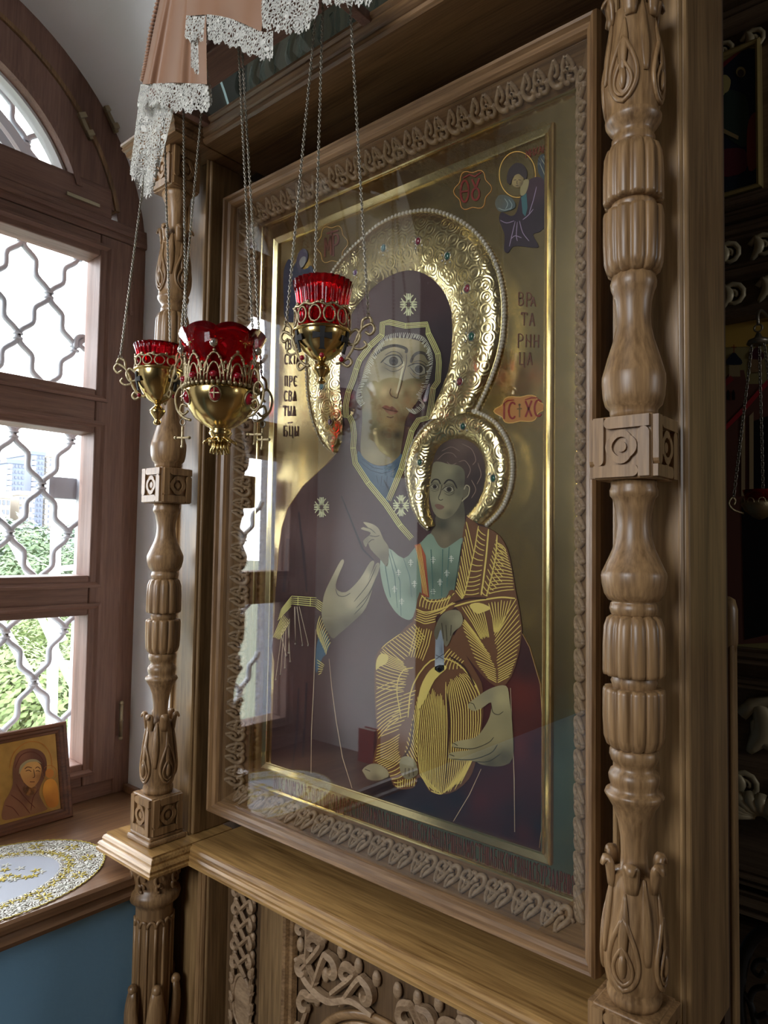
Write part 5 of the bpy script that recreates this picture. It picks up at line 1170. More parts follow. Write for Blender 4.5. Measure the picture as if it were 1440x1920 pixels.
# the large lamp
def big_lamp():
    px = 415; Z = lambda py: onY(px, py, YLAMP).z
    c = onY(px, 740, YLAMP); s = (c-CAM).dot(FW)/F_PX; C = Vector((c.x, c.y, 0))
    t = thing('icon_lamp', 'largest brass lamp with scalloped red glass and a row of studs', 'lamp', (c.x, c.y, Z(851)), 'lamps hanging before the icon')
    R = lambda q: q*s
    zr = Z(636); zc = Z(690); zb = Z(728)
    prof = [(R(50), Z(735)), (R(58), Z(715)), (R(60), zc), (R(66), Z(665)), (R(79), zr), (R(77), zr+.0008), (R(63), Z(665)), (R(57), zc), (R(54), Z(715)), (R(46), Z(735))]
    N = 8
    m = MB(); n = 96; vs = []
    for k, (r, z) in enumerate(prof):
        for j in range(n):
            a = 2*PI*j/n+.2; zz = z+(.010*abs(math.sin(a*N/2))**.8 if k in (4, 5) else 0); q = r*(1+.03*math.cos(a*N) if k in (4, 5) else 1)
            vs.append((C.x+q*math.cos(a), C.y+q*math.sin(a), zz))
    m.add(vs, [(k*n+j, k*n+(j+1) % n, (k+1)*n+(j+1) % n, (k+1)*n+j) for k in range(len(prof)-1) for j in range(n)], True); m.build('glass_cup', 'ruby_glass', t)
    # etched stars
    for j in range(8):
        a0 = RA-PI/2+.05+2*PI*j/8; st = MB(); zc_ = Z(655); rr = R(70)
        for i in range(4):
            a = PI*i/4; L = .011 if i % 2 == 0 else .006
            st.bar((C.x+rr*math.cos(a0-L*math.cos(a)/rr)*1.0, C.y+rr*math.sin(a0-L*math.cos(a)/rr), zc_-L*math.sin(a)), (C.x+rr*math.cos(a0+L*math.cos(a)/rr), C.y+rr*math.sin(a0+L*math.cos(a)/rr), zc_+L*math.sin(a)), .0011, .0011)
        st.build('etched_star', 'brass', t)
    # pierced crown: arches, medallions, studs
    rc = R(67)
    for j in range(10):
        a0 = RA-PI/2+.02+2*PI*j/10
        def P(da, z, r=rc): return C+Vector((r*math.cos(a0+da), r*math.sin(a0+da), z))
        H = Z(676)-zb
        for (w, h, q) in ((.27, .95, .0022), (.18, .62, .0018), (.08, .30, .0016)):
            MB().tube([P(w*math.cos(x), zb+H*h*math.sin(x)) for x in [PI*i/12 for i in range(13)]], q, 6).build('filigree', 'brass_old', t)
        for da, zz in ((.30, .35), (.30, .62), (.15, .78), (-.15, .78), (.0, 1.02)): MB().ball(P(da, zb+H*zz), .0034, 7, 4).build('filigree_bead', 'brass_old', t)
        for sg in (-1, 1): MB().tube([P(sg*(.22+.06*math.cos(x)), zb+H*(.42+.2*math.sin(x))) for x in [2*PI*i/10 for i in range(10)]], .0015, 5, closed=True).build('filigree', 'brass_old', t)
        MB().ball(P(0, zb+H*.2, rc+.001), .0075, 8, 5, (1, 1, .75)).build('stone', 'ruby_stone', t)
        if j % 2 == 0: MB().ball(P(0, Z(664), rc+.006), .0075, 10, 7).build('stud', 'gem_silver', t)
    bead = MB()
    for j in range(44):
        a = 2*PI*j/44; bead.ball(C+Vector(((rc+.002)*math.cos(a), (rc+.002)*math.sin(a), zb-.003)), .0042, 7, 4)
    stuff(bead.build('bead_ring', 'brass_old', t))
    bowl = [(R(66), zb-.002), (R(67), Z(740)), (R(65), Z(752)), (R(59), Z(768)), (R(48), Z(785)), (R(33), Z(797)), (R(20), Z(803)), (R(19), Z(808)), (R(22), Z(811)), (R(17), Z(818)), (R(15), Z(823)), (R(20), Z(827)), (R(18), Z(829)), (.004, Z(830))]
    MB().lathe(list(reversed(bowl)), C, 44).build('bowl', 'brass', t)
    for j in range(6):
        a0 = RA-PI/2+.06+2*PI*j/6; u = Vector((math.cos(a0), math.sin(a0), 0)); v = Vector((-math.sin(a0), math.cos(a0), 0)); zc_ = Z(752); rr = R(64.5)
        if j % 2 == 0 or True:
            q = C+u*rr+Vector((0, 0, zc_))
            md = MB().tube([q+v*(.0095*math.cos(x))+Vector((0, 0, .0125*math.sin(x)))-u*(.004*math.sin(x)*-1) for x in [2*PI*i/18 for i in range(18)]], .0016, 5, closed=True).build('medallion', 'brass_old', t)
            MB().ball(q-u*.002, .011, 10, 6, (.9, .9, 1.05)).build('stone', 'ruby_stone', t)
            MB().bar(q+u*.009-v*.008, q+u*.009+v*.008, .0016, .0016).bar(q+u*.009-Vector((0, 0, .009)), q+u*.009+Vector((0, 0, .009)), .0016, .0016).build('medallion_cross', 'brass_old', t)
    # leaf collar and tassel foot
    for j in range(10):
        a = 2*PI*j/10; pts = [C+Vector((R(r)*math.cos(a), R(r)*math.sin(a), Z(z))) for r, z in ((10, 822), (20, 824), (29, 829), (32, 833))]
        MB().tube(pts, [.004, .006, .005, .0015], 6, flat=((0, 0, 1), .35)).build('collar_leaf', 'brass', t)
    for j in range(14):
        a = 2*PI*j/14; MB().tube([C+Vector((R(r)*math.cos(a), R(r)*math.sin(a), Z(z))) for r, z in ((10, 826), (13, 838), (17, 850))], [.0028, .003, .0022], 6).build('tassel_strand', 'brass', t)
    # side scrolls, chains and the little hanging crosses
    base = Vector((C.x, C.y, zb))
    for az, top in ((RA+PI-.25, (342, 208)), (RA-.45, (447, 88)), (RA+.35, (453, 84))):
        for L in ([(.058, -.055), (.072, -.050), (.086, -.034), (.090, -.012), (.082, .004), (.072, .000), (.070, -.012), (.078, -.018)], [(.066, -.030), (.076, -.026), (.080, -.038), (.072, -.044), (.064, -.038)], [(.080, .004), (.078, .02), (.070, .028)]): scrollplate(t, base, az, L, .0024)
        tip = base+Vector((math.cos(az), math.sin(az), 0))*.070+Vector((0, 0, .030))
        chain(t, tip, hook(t, hx(*top)))
        e = base+Vector((math.cos(az), math.sin(az), 0))*.074+Vector((0, 0, -.054))
        MB().tube([e+RT*(.0045*math.cos(x))+Vector((0, 0, .006*math.sin(x)-.004)) for x in [2*PI*i/12 for i in range(12)]], .0012, 5, closed=True).build('ring', 'chain_metal', t)
        e = e-Vector((0, 0, .012)); cm = MB(); cm.bar(e, e-Vector((0, 0, .036)), .003, .003); cm.bar(e-RT*.012-Vector((0, 0, .020)), e+RT*.012-Vector((0, 0, .020)), .003, .003)
        for q in (e-Vector((0, 0, .036)), e-RT*.012-Vector((0, 0, .020)), e+RT*.012-Vector((0, 0, .020))): cm.ball(q, .0032, 6, 4)
        cm.build('pendant_cross', 'brass_old', t)
big_lamp()
# ---------------------------------------------------------------- canopy board, glass fence and draped cloth above the cornice
MB().box(hx(290, 200)-.01, .45, -.285, -.215, HZ+.012, HZ+.03).build('canopy_board', 'mahogany_x', case, .003)
for x in (hx(290, 200), .40): MB().box(x, x+.02, -.215, -.12, HZ+.012, HZ+.03).build('canopy_bracket', 'mahogany_z', case, .002)
for i in range(7):
    x = -.05+i*.06; MB().tube(cr([(x, -.19, 1.47), (x+.02, -.2, 1.51), (x-.005, -.2, 1.55), (x+.02, -.195, 1.59)], 4), .008, 8, flat=((0, 1, 0), .6)).build('canopy_scroll', 'mahogany_x', case)
gz = TOPZ+.044
g = MB().box(-.10, .80, -.140, -.136, gz, gz+.085).build('glass_fence', 'shelf_glass'); tag(g, 'low clear glass strip standing on the cornice under the lace', 'glass panel')
plain('glass_edge', (.55, .72, .68), .25); MB().box(-.10, .80, -.1402, -.1358, gz+.0845, gz+.0875).build('polished_edge', 'glass_edge', g)
MB().box(-.10, .80, -.1402, -.1358, gz-.001, gz+.001).build('polished_edge', 'glass_edge', g)
for i, px in enumerate((478, 505, 548, 575, 610, 640, 668, 690)):
    c = onY(px, 150, -.127); x = c.x; z0 = gz+.006; k = random.uniform(-.3, .3)
    o = MB().tube(cr([(x-.012, -.127, z0+.07), (x-.018+k*.02, -.128, z0+.04), (x-.006, -.129, z0+.012), (x+.010, -.127, z0+.006), (x+.018, -.127, z0+.03), (x+.012+k*.02, -.126, z0+.065)], 5), [.003+.004*math.sin(j*.3)**2 for j in range(26)], 8, flat=((0, 1, 0), .25)).build('plastic_ribbon', 'clear_plastic')
    tag(o, 'crumpled clear plastic ribbon behind the glass strip, number %d from the window' % (i+1), 'ribbon', 'clear ribbons behind the glass')
    o['label'] = ['curled clear plastic ribbon nearest the window behind the glass strip', 'second clear plastic ribbon from the window behind the glass strip', 'third clear plastic ribbon from the window behind the glass strip', 'fourth clear plastic ribbon from the window behind the glass strip', 'fifth clear plastic ribbon from the window behind the glass strip', 'sixth clear plastic ribbon from the window behind the glass strip', 'seventh clear plastic ribbon from the window behind the glass strip', 'last clear plastic ribbon from the window behind the glass strip'][i]
# cloth and lace
m_, nt, p_ = newmat('satin_rose')
p_.inputs['Base Color'].default_value = (.37, .19, .105, 1); p_.inputs['Roughness'].default_value = .42; p_.inputs['Sheen Weight'].default_value = .5
m_ = bpy.data.materials.new('lace'); m_.use_nodes = True; MATS['lace'] = m_; nt = m_.node_tree; p_ = nt.nodes['Principled BSDF']
p_.inputs['Base Color'].default_value = (.90, .88, .80, 1); p_.inputs['Roughness'].default_value = .9
tc = nt.nodes.new('ShaderNodeTexCoord'); vo = nt.nodes.new('ShaderNodeTexVoronoi'); vo.inputs['Scale'].default_value = 165; vo.feature = 'DISTANCE_TO_EDGE'; vo.inputs['Randomness'].default_value = .85
v2 = nt.nodes.new('ShaderNodeTexVoronoi'); v2.inputs['Scale'].default_value = 52; v2.feature = 'F1'
nt.links.new(tc.outputs['UV'], vo.inputs['Vector']); nt.links.new(tc.outputs['UV'], v2.inputs['Vector'])
ms = nt.nodes.new('ShaderNodeMath'); ms.operation = 'MULTIPLY'; ms.inputs[1].default_value = 30; nt.links.new(v2.outputs['Distance'], ms.inputs[0])
si = nt.nodes.new('ShaderNodeMath'); si.operation = 'SINE'; nt.links.new(ms.outputs[0], si.inputs[0])
sm_ = nt.nodes.new('ShaderNodeMath'); sm_.operation = 'MULTIPLY_ADD'; sm_.inputs[1].default_value = .06; sm_.inputs[2].default_value = .20; nt.links.new(si.outputs[0], sm_.inputs[0])
lt = nt.nodes.new('ShaderNodeMath'); lt.operation = 'LESS_THAN'; nt.links.new(vo.outputs['Distance'], lt.inputs[0]); nt.links.new(sm_.outputs[0], lt.inputs[1])
nt.links.new(lt.outputs[0], p_.inputs['Alpha'])
bp = nt.nodes.new('ShaderNodeBump'); bp.inputs['Distance'].default_value = .003; bp.inputs['Strength'].default_value = .8; nt.links.new(si.outputs[0], bp.inputs['Height']); nt.links.new(bp.outputs['Normal'], p_.inputs['Normal'])
def sheet(name, top, bot, y, mat, par, nu=60, nv=14, rip=.006, fr=9, scallop=0, ns=9, ph=0):
    T = cr(top, 8); B = cr(bot, 8); vs = []; uv = []
    for i in range(nu+1):
        t = i/nu; a = Vector(lerp([tuple(p) for p in T], t)); b = Vector(lerp([tuple(p) for p in B], t))
        if scallop: b = b+(b-a).normalized()*scallop*(abs(math.sin(PI*t*ns))-.5)+(b-a).normalized()*scallop*.35*math.sin(PI*t*ns*5.3)
        for j in range(nv+1):
            q = a.lerp(b, j/nv); yy = y-rip*math.sin(fr*t*2*PI+ph)*(.35+.65*j/nv)
            P = onY(q.x, q.y, yy); vs.append(P); uv.append((P.x+yy*.3, P.z))
    fs = [(i*(nv+1)+j, i*(nv+1)+j+1, (i+1)*(nv+1)+j+1, (i+1)*(nv+1)+j) for i in range(nu) for j in range(nv)]
    me = MB().add(vs, fs, True).mesh(name, mat); ul = me.uv_layers.new(name='lace_uv')
    for l in me.loops: ul.data[l.index].uv = uv[l.vertex_index]
    return obj(name, me, par)
cl = thing('altar_cloth', 'rose satin cloth edged with white lace draped over the canopy', 'cloth', (-.1, -.3, 1.5))
sheet('satin_fold', [(318, -90), (335, -90), (352, -90), (365, -90), (385, -90)], [(267, 158), (290, 157), (325, 155), (355, 156), (388, 158)], -.318, 'satin_rose', cl, rip=.008, fr=2.2)
sheet('satin_fold', [(352, -100), (400, -110), (450, -115), (505, -120)], [(349, 30), (392, 28), (440, 38), (490, 60)], -.322, 'satin_rose', cl, rip=.006, fr=1.6)
sheet('satin_fold', [(488, -120), (540, -130), (620, -140)], [(490, -5), (540, -12), (600, -30)], -.318, 'satin_rose', cl, rip=.006, fr=1.6)
# gathered edge of the left fold
gm = MB()
P = cr([(316, -60), (300, 0), (286, 60), (278, 110), (270, 150)], 8)
for i in range(0, len(P), 1):
    a = onY(P[i].x-3, P[i].y, -.318); gm.ball(a, .0055, 6, 4, (1.2, 1, .6))
gm.build('gathered_edge', 'satin_rose', cl)
sheet('lace_edging', [(264, 158), (300, 156), (345, 156), (390, 158)], [(256, 200), (296, 196), (342, 208), (394, 206)], -.320, 'lace', cl, scallop=9, ns=6, rip=.004, fr=3)
sheet('lace_edging', [(262, 178), (284, 188), (304, 196), (326, 205)], [(243, 325), (262, 348), (283, 366), (312, 262)], -.300, 'lace', cl, scallop=10, ns=5, rip=.006, fr=2)
sheet('lace_edging', [(349, 29), (392, 27), (440, 37), (490, 59), (512, 58)], [(346, 72), (388, 76), (432, 84), (486, 108), (512, 108)], -.324, 'lace', cl, scallop=9, ns=7, rip=.004, fr=3)
sheet('lace_edging', [(340, 36), (352, 50), (368, 64), (384, 78)], [(334, 104), (352, 122), (370, 136), (392, 150)], -.314, 'lace', cl, nu=30, scallop=8, ns=4, rip=.004, fr=2)
sheet('lace_edging', [(378, 120), (388, 150), (396, 160)], [(386, 190), (392, 198), (398, 192)], -.312, 'lace', cl, nu=16, scallop=4, ns=2, rip=.002, fr=1)
sheet('lace_edging', [(488, -6), (530, -12), (575, -24), (596, -34)], [(492, 52), (530, 58), (570, 58), (598, 20)], -.320, 'lace', cl, scallop=9, ns=6, rip=.004, fr=3)
sheet('lace_edging', [(600, -40), (650, -70), (700, -100)], [(604, 6), (655, 8), (698, 6)], -.320, 'lace', cl, scallop=10, ns=5, rip=.004, fr=3)
# ---------------------------------------------------------------- small icon on the sill
b0 = onZ(138, 1531, SILL); TL = math.radians(14)
nrm = Vector((math.cos(TL), 0, math.sin(TL))); upv = Vector((-math.sin(TL), 0, math.cos(TL)))
PW = .235; PH = (onP(124, 1352, b0, nrm)-b0).dot(upv)
si_ = thing('small_icon', 'small wood framed icon of a veiled woman leaning on the windowsill', 'icon', (b0.x, b0.y-PW/2, SILL))
fS = lambda u, w, d: tuple(b0+Vector((0, -PW+u, 0))+upv*w+nrm*d)
pr = [(0, -.016), (0, -.002), (.003, .001), (.009, .001), (.012, -.003), (.018, -.003), (.021, -.007), (.026, -.008), (.028, -.012), (.028, -.016)]
for k in range(4): frame_side(k, (0, PW, .0, PH), pr, fS).build('frame_rail', 'small_frame_wood', si_)
plain('amber_ground', (.46, .26, .06), .35, .25, var=.22, vscale=22)
m = MB(); m.add([fS(.02, .02, -.011), fS(PW-.02, .02, -.011), fS(PW-.02, PH-.02, -.011), fS(.02, PH-.02, -.011), fS(.02, .02, -.015), fS(PW-.02, .02, -.015), fS(PW-.02, PH-.02, -.015), fS(.02, PH-.02, -.015)], [(0, 1, 2, 3), (7, 6, 5, 4), (0, 4, 5, 1), (1, 5, 6, 2), (2, 6, 7, 3), (3, 7, 4, 0)]); m.build('picture_ground', 'amber_ground', si_)
def fp(k): return lambda x, y: onP(x, y, b0-nrm*(.0105-.0004*k), nrm)
def sp(name, poly, c, k, s=3): return paint(name, poly, c, k, s, 6, si_, fp(k))
sp('veil', [(4, 1536), (8, 1505), (16, 1490), (24, 1470), (24, 1440), (32, 1414), (50, 1404), (70, 1405), (84, 1416), (88, 1436), (84, 1456), (76, 1475), (74, 1490), (84, 1510), (88, 1518), (60, 1527), (30, 1534)], [(40, 1415, (118, 76, 56)), (70, 1412, (92, 58, 46)), (30, 1460, (96, 62, 46)), (84, 1440, (80, 50, 38)), (30, 1510, (118, 78, 56)), (60, 1510, (134, 94, 62)), (75, 1500, (100, 68, 48)), (50, 1500, (92, 58, 42))], 1)
sp('face', [(37, 1447), (40, 1436), (52, 1428), (66, 1427), (76, 1434), (78, 1448), (72, 1465), (60, 1477), (50, 1472), (42, 1462)], [(48, 1445, (172, 128, 74)), (66, 1440, (186, 142, 84)), (60, 1465, (160, 112, 64)), (75, 1455, (128, 84, 46))], 2)
sp('neck', [(44, 1464), (58, 1477), (68, 1470), (66, 1488), (54, 1492), (44, 1484)], (140, 94, 54), 1)
sp('cap', [(36, 1452), (38, 1436), (52, 1425), (68, 1424), (78, 1432), (68, 1428), (52, 1430), (42, 1440)], (140, 126, 92), 3)
strokes('features', [cr([(46, 1442), (52, 1438), (60, 1440)], 3), cr([(66, 1441), (71, 1438), (76, 1442)], 3), cr([(63, 1442), (65, 1456), (61, 1458)], 3), [(56, 1466), (65, 1466)], cr([(48, 1446), (54, 1444), (59, 1447)], 3), cr([(67, 1446), (71, 1445), (75, 1447)], 3)], 4, (70, 40, 22), 1.4, si_, fp(4))
strokes('veil_line', [cr([(28, 1440), (40, 1416), (62, 1410), (80, 1424), (82, 1450)], 4), cr([(30, 1470), (44, 1492), (66, 1515)], 4), cr([(20, 1490), (40, 1505), (56, 1525)], 4), cr([(10, 1510), (24, 1515), (36, 1530)], 4), cr([(72, 1480), (62, 1496), (58, 1520)], 4)], 3, (84, 40, 28), 1.5, si_, fp(3))
sp('child_head', [(93+8*math.cos(a), 1450+9*math.sin(a)) for a in [2*PI*i/12 for i in range(12)]], (164, 104, 44), 2)
sp('child_body', [(84, 1466), (96, 1460), (106, 1468), (110, 1490), (108, 1510), (92, 1514), (84, 1500), (80, 1484)], [(90, 1475, (190, 130, 50)), (104, 1490, (168, 108, 40)), (92, 1505, (150, 92, 34))], 2)
strokes('halo_line', [cr([(18, 1440), (26, 1412), (50, 1392), (78, 1394), (94, 1414), (98, 1440)], 5), [(93+13*math.cos(a), 1449+14*math.sin(a)) for a in [2*PI*i/20 for i in range(21)]]], 1, (150, 92, 36), 1.2, si_, fp(1))
# ---------------------------------------------------------------- doily on the sill
dc = Vector((-.39, -.42, SILL+.001)); DX, DY = .178, .24
plain('organza', (.42, .45, .52), .6); plain('gold_thread', (.62, .50, .10), .5, .3); plain('white_thread', (.80, .80, .72), .8)
def DP(r, a, h=0): return (dc.x+DX*r*math.cos(a), dc.y+DY*r*math.sin(a), dc.z+h)
dl = thing('doily', 'oval white and gold lace doily lying on the windowsill', 'doily', dc)
n = 128; vs = [DP(0, 0)]+[DP(.25, 2*PI*i/n) for i in range(n)]+[DP(.62, 2*PI*i/n, .0002) for i in range(n)]
MB().add(vs, [(0, 1+i, 1+(i+1) % n) for i in range(n)]+[(1+i, 1+n+i, 1+n+(i+1) % n, 1+(i+1) % n) for i in range(n)]).build('organza_centre', 'organza', dl)
vs = []; uv = []
for rr in (.60, .72, .86, 1.0):
    for i in range(n): 
        a = 2*PI*i/n; k = 1+(.018*abs(math.sin(a*22)) if rr == 1.0 else 0); P = DP(rr*k, a, .0004); vs.append(P); uv.append((P[0], P[1]))
me = MB().add(vs, [(k*n+i, (k+1)*n+i, (k+1)*n+(i+1) % n, k*n+(i+1) % n) for k in range(3) for i in range(n)]).mesh('lace_border', 'lace'); ul = me.uv_layers.new(name='lace_uv')
for l in me.loops: ul.data[l.index].uv = uv[l.vertex_index]
obj('lace_border', me, dl)
th = MB()
for i in range(88): th.tube([DP(1.0+.018*math.sin(PI*j/4), 2*PI*(i+j/4)/88, .0012) for j in range(5)], .0012, 4)
stuff(th.build('edge_cord', 'gold_thread', dl))
th = MB(); tw = MB()
for i in range(24):
    a0 = 2*PI*i/24; c = Vector(DP(.86, a0, .0012)); 
    for j in range(7):
        b = 2*PI*j/7; d = Vector((math.cos(b), math.sin(b), 0)); (th if i % 2 else tw).tube([c+d*.004, c+d*.011, c+d*.019], [.0008, .003, .0006], 5, flat=((0, 0, 1), .35))
for i in range(60):
    a0 = 2*PI*i/60; c = Vector(DP(.68+.03*(i % 2), a0, .0012))
    for j in range(4):
        b = 2*PI*j/4+i; d = Vector((math.cos(b), math.sin(b), 0)); th.tube([c, c+d*.006, c+d*.011], [.0006, .0024, .0005], 5, flat=((0, 0, 1), .35))
for i in range(34):
    c = dc+Vector((random.gauss(0, .028), random.gauss(0, .045), .001))
    for j in range(5):
        b = 2*PI*j/5+i; d = Vector((math.cos(b), math.sin(b), 0)); (th if i % 3 else tw).tube([c, c+d*.006, c+d*.012], [.0006, .0026, .0005], 5, flat=((0, 0, 1), .35))
stuff(th.build('gold_embroidery', 'gold_thread', dl)); stuff(tw.build('white_embroidery', 'white_thread', dl))
# ---------------------------------------------------------------- iconostasis in the dim altar end
YI = 1.60
wood('walnut_x', (.10, .064, .036), (.19, .125, .075), 'x', rough=.5, coat=.1)
plain('walnut_gilt', (.50, .42, .26), .45, .2); plain('olive_paint', (.34, .28, .11), .6); plain('dull_gold', (.55, .43, .17), .35, .6)
PG = 3.2
ico = thing('iconostasis', 'dark carved iconostasis behind the icon case with a tier of icons', 'iconostasis', (2.0, YI, FLOOR))
zz = lambda py, px=1395: onY(px, py, YI).z
XI0 = -.215; XI1 = 5.2
MB().box(XI0, XI1, YI, YI+.12, FLOOR, CEIL).build('back_panel', 'walnut_x', ico)
def band(py0, py1, d, mat='walnut_x', name='moulding'):
    z1, z0 = zz(py0), zz(py1); h = z1-z0
    sweep([(0, 0), (d*.55, 0), (d, h*.2), (d*.8, h*.42), (d, h*.6), (d*.6, h*.8), (d*.7, h), (0, h)], (XI0, YI, z0), (XI1, YI, z0), (0, -1, 0), (0, 0, 1)).build(name, mat, ico)
for a, b, d in ((28, 60, .09), (372, 398, .05), (402, 418, .07), (424, 440, .05), (505, 522, .09), (582, 606, .05), (1213, 1246, .06), (1268, 1290, .04), (1622, 1650, .06), (1658, 1700, .09), (1710, 1722, .05)): band(a, b, d)
def frieze(py0, py1, period, mat='walnut_gilt'):
    z1, z0 = zz(py0), zz(py1); h = z1-z0; x = XI0+.03
    m = MB()
    x = .42
    while x < 1.3:
        P = spiral((x+period*.35, (z0+z1)/2), h*.42, h*.10, PI*.9, -PI*2.2, 16)
        MB().tube([(a, YI-.012, b) for a, b in P], [h*.10*(1-.5*i/16) for i in range(17)], 7, flat=((0, 1, 0), .8)).build('carved_scroll', mat, ico)
        MB().tube(cr([(x, YI-.01, z0+h*.1), (x+period*.25, YI-.014, z0+h*.5), (x+period*.12, YI-.016, z1-h*.1)], 5), [h*.05+h*.12*math.sin(PI*i/10) for i in range(11)], 7, flat=((0, 1, 0), .6)).build('carved_leaf', mat, ico)
        x += period
frieze(62, 112, .10); frieze(445, 500, .11); frieze(524, 580, .12); frieze(1292, 1420, .20); frieze(1440, 1500, .14)
# scallop shell
c = onY(1432, 1530, YI); 
for i in range(11):
    a = PI*.5+(i-5)*.32; MB().tube([(c.x+r*math.cos(a), YI-.02-.02*math.sin(PI*r/.15), c.z+r*math.sin(a)*-.2+r*.75*math.sin(a)) for r in (.02, .06, .10, .14)], [.008, .016, .024, .016], 8).build('shell_rib', 'walnut_gilt', ico)
# tier icon with gold frame
pic = thing('tier_icon', 'dark framed icon of figures in the upper tier of the iconostasis', 'icon', (onY(1390, 220, YI-.02).x, YI-.02, zz(360)))
a = onY(1429, 362, YI-.02); x1 = a.x; x0 = x1-.36; z0 = onY(1425, 352, YI-.02).z; z1 = onY(1425, 72, YI-.02).z
for k in range(4): frame_side(k, (x0, x1, z0, z1), [(0, YI), (0, YI-.03), (.008, YI-.035), (.016, YI-.028), (.02, YI-.01)], lambda u, w, d: (u, d, w)).build('frame_rail', 'dull_gold', pic)
MB().box(x0+.01, x1-.01, YI-.018, YI-.004, z0+.01, z1-.01).build('gold_ground', 'olive_paint', pic)
def tp(y): return lambda px, py: onY(px, py, y)
def tpaint(par, name, poly, c, k=0, s=3): return paint(name, poly, c, 0, s, 7, par, tp(YI-.0195-.001*k))
tpaint(pic, 'dark_hill', [(1345, 130), (1375, 105), (1400, 90), (1424, 92), (1426, 350), (1345, 372)], (20, 24, 34), 0, 0)
tpaint(pic, 'hill_edge', [(1345, 126), (1380, 100), (1390, 96), (1368, 116), (1345, 136)], (70, 24, 26), 1)
tpaint(pic, 'robe', [(1348, 190), (1362, 170), (1385, 172), (1402, 190), (1404, 250), (1396, 275), (1370, 262), (1350, 230)], (30, 40, 36), 1)
tpaint(pic, 'figure_light', [(1345, 160), (1358, 140), (1370, 150), (1366, 170), (1356, 180), (1354, 220), (1345, 222)], (116, 108, 70), 2)
tpaint(pic, 'nimbus', [(1389+9*math.cos(t), 135+10*math.sin(t)) for t in [2*PI*i/12 for i in range(12)]], (96, 88, 60), 2)
tpaint(pic, 'figure_face', [(1389+6*math.cos(t), 137+7*math.sin(t)) for t in [2*PI*i/12 for i in range(12)]], (40, 32, 28), 3)
tpaint(pic, 'red_robe', [(1404, 225), (1420, 215), (1424, 300), (1404, 320), (1400, 270)], (78, 34, 26), 2)
tpaint(pic, 'table', [(1345, 235), (1385, 255), (1384, 262), (1345, 244)], (96, 84, 58), 3, 0)
tpaint(pic, 'cloth_red', [(1348, 285), (1396, 280), (1398, 320), (1350, 330)], (58, 22, 30), 1)
# yellow panel with a painted church
pan = thing('church_panel', 'ochre panel painted with a domed church seen past the post', 'panel', (onY(1395, 1200, YI-.01).x, YI-.01, zz(1210)))
MB().box(.4, 1.6, YI-.012, YI-.002, zz(1212), zz(610)).build('ochre_ground', 'olive_paint', pan)
def cpaint(name, poly, c, k=0, s=2): return paint(name, poly, c, 0, s, 8, pan, tp(YI-.014-.0012*k))
cpaint('sky_band', [(1345, 612), (1440, 590), (1440, 648), (1345, 652)], (120, 98, 46), 0, 0)
cpaint('church_wall', [(1350, 720), (1372, 694), (1395, 694), (1400, 720), (1440, 720), (1440, 1205), (1345, 1210), (1345, 730)], (64, 40, 34), 0, 0)
cpaint('dome', [(1364, 684), (1362, 676), (1368, 668), (1376, 660), (1384, 668), (1391, 676), (1389, 684)], (22, 24, 34), 1, 2); cpaint('drum', [(1367, 684), (1387, 684), (1388, 706), (1367, 706)], (96, 84, 62), 1, 0)
cpaint('dome', [(1406, 672), (1405, 664), (1412, 656), (1419, 650), (1426, 656), (1432, 664), (1430, 674)], (44, 20, 26), 1, 2); cpaint('drum', [(1408, 674), (1428, 672), (1430, 698), (1408, 698)], (84, 66, 46), 1, 0)
strokes('dome_cross', [[(1376, 646), (1376, 662)], [(1371, 651), (1381, 651)], [(1419, 636), (1419, 652)]], 0, (84, 40, 24), 1.6, pan, tp(YI-.017))
cpaint('roof', [(1347, 722), (1370, 704), (1376, 712), (1352, 732)], (84, 28, 30), 2, 0); cpaint('roof', [(1352, 806), (1392, 764), (1440, 710), (1440, 722), (1396, 772), (1360, 808)], (110, 28, 34), 2, 0)
for x in (1362, 1372): cpaint('arched_opening', [(x, 750), (x, 736), (x+3, 730), (x+6, 736), (x+6, 750)], (16, 14, 16), 2, 0)
for x, w in ((1390, 7), (1405, 8)): cpaint('pier', [(x, 780), (x+w, 772), (x+w, 930), (x, 930)], (112, 98, 74), 2, 0)
cpaint('dark_door', [(1412, 790), (1440, 780), (1440, 1190), (1396, 1200), (1390, 940), (1412, 930)], (14, 12, 14), 1, 0)
for (x, y, r) in ((1350, 935, 16), (1352, 985, 15)): strokes('painted_arch', [[(x+r*math.cos(t)-6, y+r*1.2*math.sin(t)) for t in [-1.4+i*.3 for i in range(10)]]], 0, (128, 108, 60), 3, pan, tp(YI-.018))
# hanging lamp by the iconostasis
ly = 1.42; c = onY(1425, 945, ly)
hl = thing('altar_lamp', 'dim brass lamp with red glass hanging before the iconostasis', 'lamp', (c.x, ly, c.z-.1))
s = (c-CAM).dot(FW)/F_PX
MB().lathe([(.004, c.z-.05), (.02, c.z-.042), (.045, c.z-.02), (.055, c.z), (.05, c.z+.01)], (c.x, ly, 0), 24).build('bowl', 'brass_old', hl)
MB().lathe([(.04, c.z+.012), (.046, c.z+.03), (.05, c.z+.045), (.047, c.z+.045), (.037, c.z+.012)], (c.x, ly, 0), 24, capt=False).build('glass_cup', 'ruby_glass', hl)
for j in range(10):
    a = 2*PI*j/10; MB().tube([(c.x+.052*math.cos(a+.2*math.cos(t)), ly+.052*math.sin(a+.2*math.cos(t)), c.z+.006+.012*math.sin(t)) for t in [2*PI*i/10 for i in range(10)]], .002, 5, closed=True).build('filigree', 'brass_old', hl)
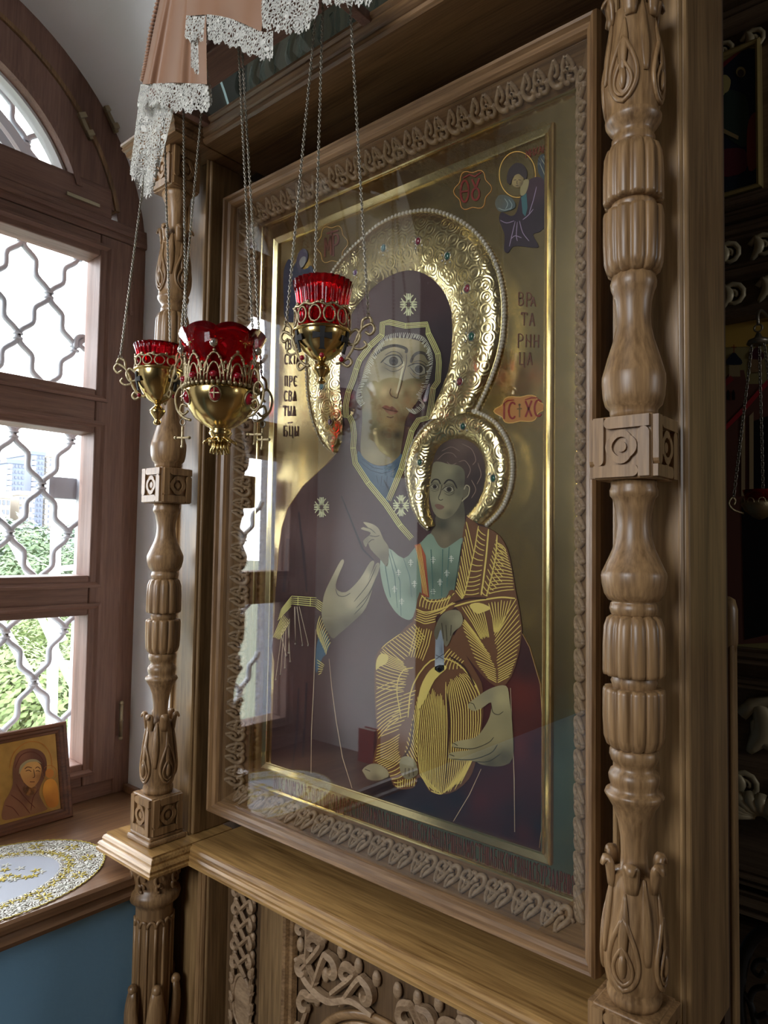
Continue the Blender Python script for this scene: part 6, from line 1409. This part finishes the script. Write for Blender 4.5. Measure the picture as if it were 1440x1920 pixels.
for az in (0, 2.1, 4.2):
    scrollplate(hl, Vector((c.x, ly, c.z)), RA+PI-.1+az, [(.05, -.03), (.08, -.02), (.095, .0), (.085, .02), (.075, .01), (.08, -.004)], .004)
    a = RA+PI-.1+az; chain(hl, (c.x+.08*math.cos(a), ly+.08*math.sin(a), c.z+.02), (c.x+.02*math.cos(a), ly+.02*math.sin(a), onY(1425, 645, ly).z), .003, .012)
zt_ = onY(1425, 632, ly).z
MB().lathe([(.035, zt_-.02), (.03, zt_-.008), (.012, zt_), (.006, zt_+.014)], (c.x, ly, 0), 16).build('chain_cap', 'chain_metal', hl)
MB().tube([(c.x+.012*math.cos(t), ly, zt_+.03+.012*math.sin(t)) for t in [2*PI*i/12 for i in range(12)]], .003, 6, closed=True).build('ring', 'chain_metal', hl)
MB().tube(cr([(c.x, ly, zt_+.042), (c.x, ly, zt_+.075), (c.x, ly+.05, zt_+.10), (c.x, YI, zt_+.10)], 5), .005, 8).build('wall_bracket', 'chain_metal', hl)
# turned-end pole standing behind the case post
pc = onY(1364, 1300, .125); pz = onY(1364, 1118, .125).z
pl = thing('wooden_pole', 'pale oak pole with a rounded cap standing behind the case post', 'pole', (pc.x, .125, FLOOR))
MB().box(pc.x-.012, pc.x+.012, .112, .138, FLOOR, pz-.07).build('shaft', 'post_oak', pl, .005)
MB().lathe([(.012, pz-.085), (.0155, pz-.07), (.0155, pz-.02), (.012, pz-.005), (.004, pz)], (pc.x, .125, 0), 16).build('cap', 'post_oak', pl)
MB().tube([(pc.x-.013, .122+.008*math.cos(t), onY(1354, 1240, .125).z+.008*math.sin(t)) for t in [2*PI*i/12 for i in range(12)]], .0014, 5, closed=True).build('eye_ring', 'chain_metal', pl)
# wrought iron stand low on the right
yg = .55
gs = thing('iron_stand', 'black wrought iron stand with curled scrolls in the lower corner', 'stand', (onY(1420, 1900, yg).x, yg, FLOOR))
def iron(pts, r, nm='iron_scroll'): return MB().tube(cr([onY(x, y, yg) for x, y in pts], 6), r, 8, flat=((0, 1, 0), .8)).build(nm, 'blackish', gs)
iron([(1395, 1960), (1386, 1880), (1388, 1830), (1400, 1780), (1425, 1750), (1460, 1742), (1500, 1770)], .012, 'iron_hoop')
iron([(1440, 1800), (1420, 1802), (1412, 1818), (1424, 1830), (1434, 1820)], .005); iron([(1440, 1850), (1415, 1855), (1406, 1880), (1420, 1905), (1440, 1900)], .006)
iron([(1392, 1860), (1404, 1876), (1412, 1900), (1420, 1940)], .007)
for x in (1410, 1470): MB().tube([onY(x, 1940, yg), Vector((onY(x, 1940, yg).x, yg, FLOOR))], .012, 8).build('leg', 'blackish', gs)
# red book at the far end of the sill, seen only in the glass
GY = -.0535; by = YL+.06; q = onY(692, 1380, 2*GY-by)
plain('red_cover', (.28, .03, .02), .4); plain('book_paper', (.7, .66, .55), .8)
bk = thing('red_book', 'red book standing on the far sill, seen reflected in the glass', 'book', (q.x, by, SILL))
MB().box(q.x-.035, q.x+.035, by-.017, by-.014, SILL, SILL+.11).box(q.x-.035, q.x+.035, by+.014, by+.017, SILL, SILL+.11).box(q.x+.032, q.x+.035, by-.014, by+.014, SILL, SILL+.11).build('cover', 'red_cover', bk)
MB().box(q.x-.032, q.x+.031, by-.0135, by+.0135, SILL+.004, SILL+.106).build('pages', 'book_paper', bk)
